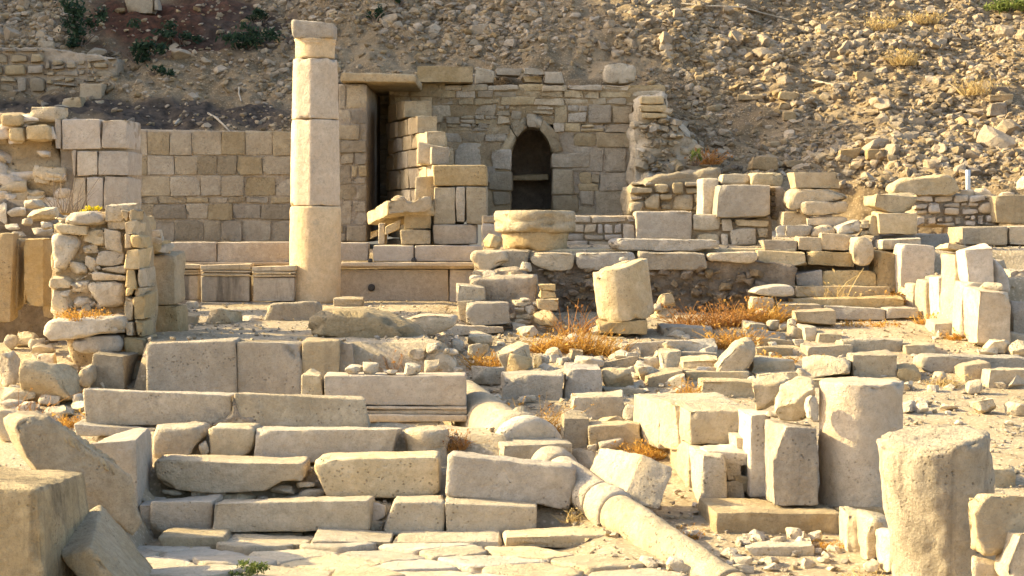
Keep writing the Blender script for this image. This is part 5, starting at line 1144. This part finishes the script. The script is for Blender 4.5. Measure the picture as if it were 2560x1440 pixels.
def bush(n, w, h, g, leaf=.03, twigs=14, hang=0.):
    Vs, Ts, c = [], [], 0; cl = g.normal(size=(max(5, n//60), 3))*np.array([w*.26, w*.2, h*.24])+np.array([0, 0, h*.5])
    for _ in range(n):
        p = cl[g.integers(len(cl))]+g.normal(size=3)*np.array([w*.09, w*.09, h*.1]); u = g.normal(size=3); u /= np.linalg.norm(u); v = np.cross(u, g.normal(size=3)); v /= np.linalg.norm(v); l = leaf*g.uniform(.6, 1.4)
        p[2] = max(p[2], .01) if not hang else p[2]
        Vs += [p-u*l, p+v*l*.4, p+u*l, p-v*l*.4]; Ts += [[c, c+1, c+2], [c, c+2, c+3]]; c += 4
    return np.array(Vs), np.array(Ts)
gp_ = np.random.default_rng(88)
def plant(name, label, q, mat, n, kind='blades', cat='dry plant', D=None, grp=None, thick=None, lean=.5, heads=.4, stem=None, leaf=.03):
    x0, y0, x1, y1 = q; x = (x0+x1)/2
    if D is None: D = hit(x, y1)
    if D == 'hill': p, _ = on_hill(x, y1-4); b = np.array(p); D = b[1]
    else: b = W(x, y1, D)
    w, h = (x1-x0)*D/F, (y1-y0)*D/F
    if kind == 'blades': V, T = blades(n, w, h, gp_, 1, lean, thick or .00024*D, heads)
    else: V, T = bush(n, w, h, gp_, leaf)
    root = empty(name, b-np.array([0, 0, .02]), label, cat, grp)
    thing('stems' if kind == 'blades' else 'foliage', V+np.array(root.location), T, mat, parent=root, smooth=False)
    if stem or kind == 'bush':
        V, T = blades(stem or 16, w*.5, h*.9, gp_, 1, .6, .0004*D, 0); thing('twigs', V+np.array(root.location), T, 'twig', parent=root, smooth=False)
GD = 'clumps of dry golden weeds'
for lab, q, mat, n in (('dense golden dry grass clump left of the largest faceted boulder', (1180, 868, 1262, 925), 'dry', 520), ('little dry tuft before the smaller leaning stone', (1292, 890, 1334, 932), 'dry', 130),
    ('dry weed patch below the short stone stack', (1330, 812, 1410, 880), 'dry', 420), ('dry weed clump between the short stack and the tilted drum', (1410, 800, 1500, 882), 'dry', 480), ('dry weeds in front of the drum support', (1476, 830, 1560, 886), 'dry', 260),
    ('tall sparse dry stalks rising against the dark terrace core', (1380, 720, 1480, 835), 'dryred', 90), ('russet weeds in the shaded corner right of the tilted drum', (1690, 740, 1800, 818), 'dryred', 420), ('russet weeds at the foot of the terrace near the stairs', (1790, 735, 1870, 812), 'dryred', 330),
    ('bushy golden weed left of the slanted wedge', (1785, 800, 1885, 868), 'dry', 520), ('orange weeds beside the small bright block at the stairs', (1860, 735, 1960, 805), 'dry', 420), ('feathery golden bush growing on the stairs', (2045, 665, 2120, 765), 'drypale', 130),
    ('low dry grass on the second step', (2150, 728, 2250, 745), 'dry', 220), ('dry tuft where the steps meet the stair wall', (2205, 710, 2262, 765), 'dry', 200), ('dry tuft at the foot of the stair wall', (2290, 770, 2345, 808), 'dry', 150), ('small golden tuft on the gravel before the squat pier', (2372, 812, 2424, 848), 'dry', 200),
    ('dry grass line along the lowest step', (2090, 796, 2250, 812), 'dry', 200), ('tall dried stalks with seed heads right of the fallen column', (1280, 968, 1400, 1092), 'dry', 300), ('dry grass clump behind the tipped broken block', (1575, 1085, 1660, 1140), 'dry', 380),
    ('dry grass in the gap between the moulded block and the fallen column', (1092, 1052, 1170, 1118), 'dryred', 260), ('dry grass between the flat slabs left of the worn slab', (1895, 868, 1990, 905), 'dry', 200), ('dry grass growing beside the first bench slab at the left', (140, 1020, 225, 1062), 'dry', 300),
    ('tall brown stems at the left edge above the benches', (35, 930, 120, 1040), 'dryred', 40), ('dark brown weeds in the pit by the upright slabs', (20, 770, 110, 830), 'dryred', 240), ('dry grass on the kerb stones below the leaning stump', (2040, 1335, 2110, 1372), 'dry', 160),
    ('scrap of dry straw under the tilted bench block', (1400, 1262, 1480, 1300), 'drypale', 200), ('dry wisp at the bottom of the brown block by the ruined row', (1680, 1300, 1745, 1345), 'dry', 130), ('straw at the bottom edge left of the leaning stump', (2100, 1415, 2240, 1445), 'drypale', 120),
    ('dry tuft under the long thick slab at the right edge', (2320, 925, 2400, 965), 'drypale', 160), ('dark dead weeds hanging below the domed fragment', (965, 868, 1050, 938), 'dryred', 110), ('dry grass near the cubic block', (2020, 882, 2060, 900), 'dry', 120), ('dry weeds along the foot of the flat slabs in the middle', (1700, 935, 1760, 985), 'dry', 140), ('dry weeds before the oblong block below the terrace', (1900, 955, 1960, 990), 'dry', 130)):
    plant('dry_weed', lab, q, mat, int(n*.75), grp=GD, lean=.75)
plant('dry_weed', 'dry golden grass on the ledge of the ruined wall', (155, 765, 278, 796), 'dry', 380, D=18.75, grp=GD)
plant('dry_shrub', 'bare brown twiggy shrub before the sunlit tower wall', (135, 415, 205, 528), 'twig', 60, D=23.3, cat='dry plant', lean=.25, heads=0)
plant('yellow_plant', 'small yellow flowering plant on top of the ruined wall', (192, 504, 240, 528), 'yellow', 160, 'bush', 'flowering plant', D=19.2, leaf=.02)
plant('green_plant', 'small green shrub on the pavement at the bottom edge', (575, 1395, 662, 1450), 'green_leaf', 420, 'bush', 'green plant', D=12.9, leaf=.016)
plant('green_plant', 'slim green sprout on the rubble right of the niche wall', (1720, 362, 1752, 412), 'green_leaf', 110, 'bush', 'green plant', D=30.5, leaf=.035)
plant('dry_weed', 'rusty dry weed behind the slim green sprout', (1745, 362, 1800, 408), 'dryred', 150, D=31, grp=GD)
for lab, q, n in (('dark green bush hanging on the left bank, largest of the row', (155, 22, 245, 118), 900), ('dark green bush over the pale earth scar on the left bank', (315, 90, 408, 160), 600), ('small dark bush in the middle of the red litter', (405, 72, 500, 118), 380), ('wide dark bush left of the tall column', (545, 62, 680, 128), 700), ('sprawling dark sprig under the red litter', (360, 150, 420, 190), 160), ('dark leafy tuft near the top edge left of the column', (610, 20, 680, 60), 260), ('narrow green sprig hanging at the top edge right of the column', (925, -5, 955, 60), 160), ('small green sprig at the top edge', (985, -8, 1008, 18), 70)):
    plant('evergreen_bush', lab, q, 'dark_leaf', n, 'bush', 'bush', D='hill', grp='dark bushes on the bank', leaf=.05)
plant('evergreen_bush', 'sunlit olive green bush at the top right corner', (2470, -14, 2580, 36), 'green_leaf', 900, 'bush', 'bush', D='hill', leaf=.05)
for lab, q in (('dry yellow grass tuft high on the sunny right hillside', (2275, 28, 2350, 62)), ('dry yellow grass tuft on the sunny slope beside the larger bush', (2160, 40, 2240, 80)), ('dry brown brush on the right hillside near the edge', (2400, 190, 2500, 240)), ('dry brushwood in the middle of the sunny slope', (2230, 120, 2290, 165))):
    plant('dry_weed', lab, q, 'drypale', 220, D='hill', grp='dry tufts on the hillside', lean=.5)
# bare branches lying on the banks
def branch(label, pts, D=None):
    P3 = []
    for x, y in pts:
        p, nn = on_hill(x, y); P3.append(np.array(p+nn*.05))
    Vs, Qs = [], []; n = 6
    for k, p in enumerate(P3):
        d = P3[min(k+1, len(P3)-1)]-P3[max(k-1, 0)]; d /= np.linalg.norm(d); a = np.cross(d, [0, 1, .2]); a /= np.linalg.norm(a); b = np.cross(d, a); r_ = .022*(1-.6*k/len(P3))
        for j in range(n): Vs.append(p+r_*(a*math.cos(j*math.pi/3)+b*math.sin(j*math.pi/3)))
        if k: Qs += [[(k-1)*n+j, (k-1)*n+(j+1) % n, k*n+(j+1) % n, k*n+j] for j in range(n)]
    thing('branch', np.array(Vs), orient(np.array(Vs), np.array(Qs)), 'pale', label, 'branch', 'bare branches on the banks')
branch('bleached branch lying on the dark bank left of the column', [(520, 290), (545, 302), (560, 318), (575, 330), (590, 332)])
branch('short bleached stick standing in the dark bank near the column', [(598, 222), (600, 240), (604, 258)])
branch('pale twig lying on the right hillside', [(2025, 205), (2055, 212), (2085, 217), (2118, 214)])
branch('long thin root trailing across the top of the right hillside', [(1700, 12), (1760, 18), (1850, 22), (1900, 34), (1970, 55)])
branch('forked twig at the foot of the dark bank', [(440, 318), (450, 305), (456, 300)])

for p in PROTO+PALE: bpy.data.objects.remove(p)
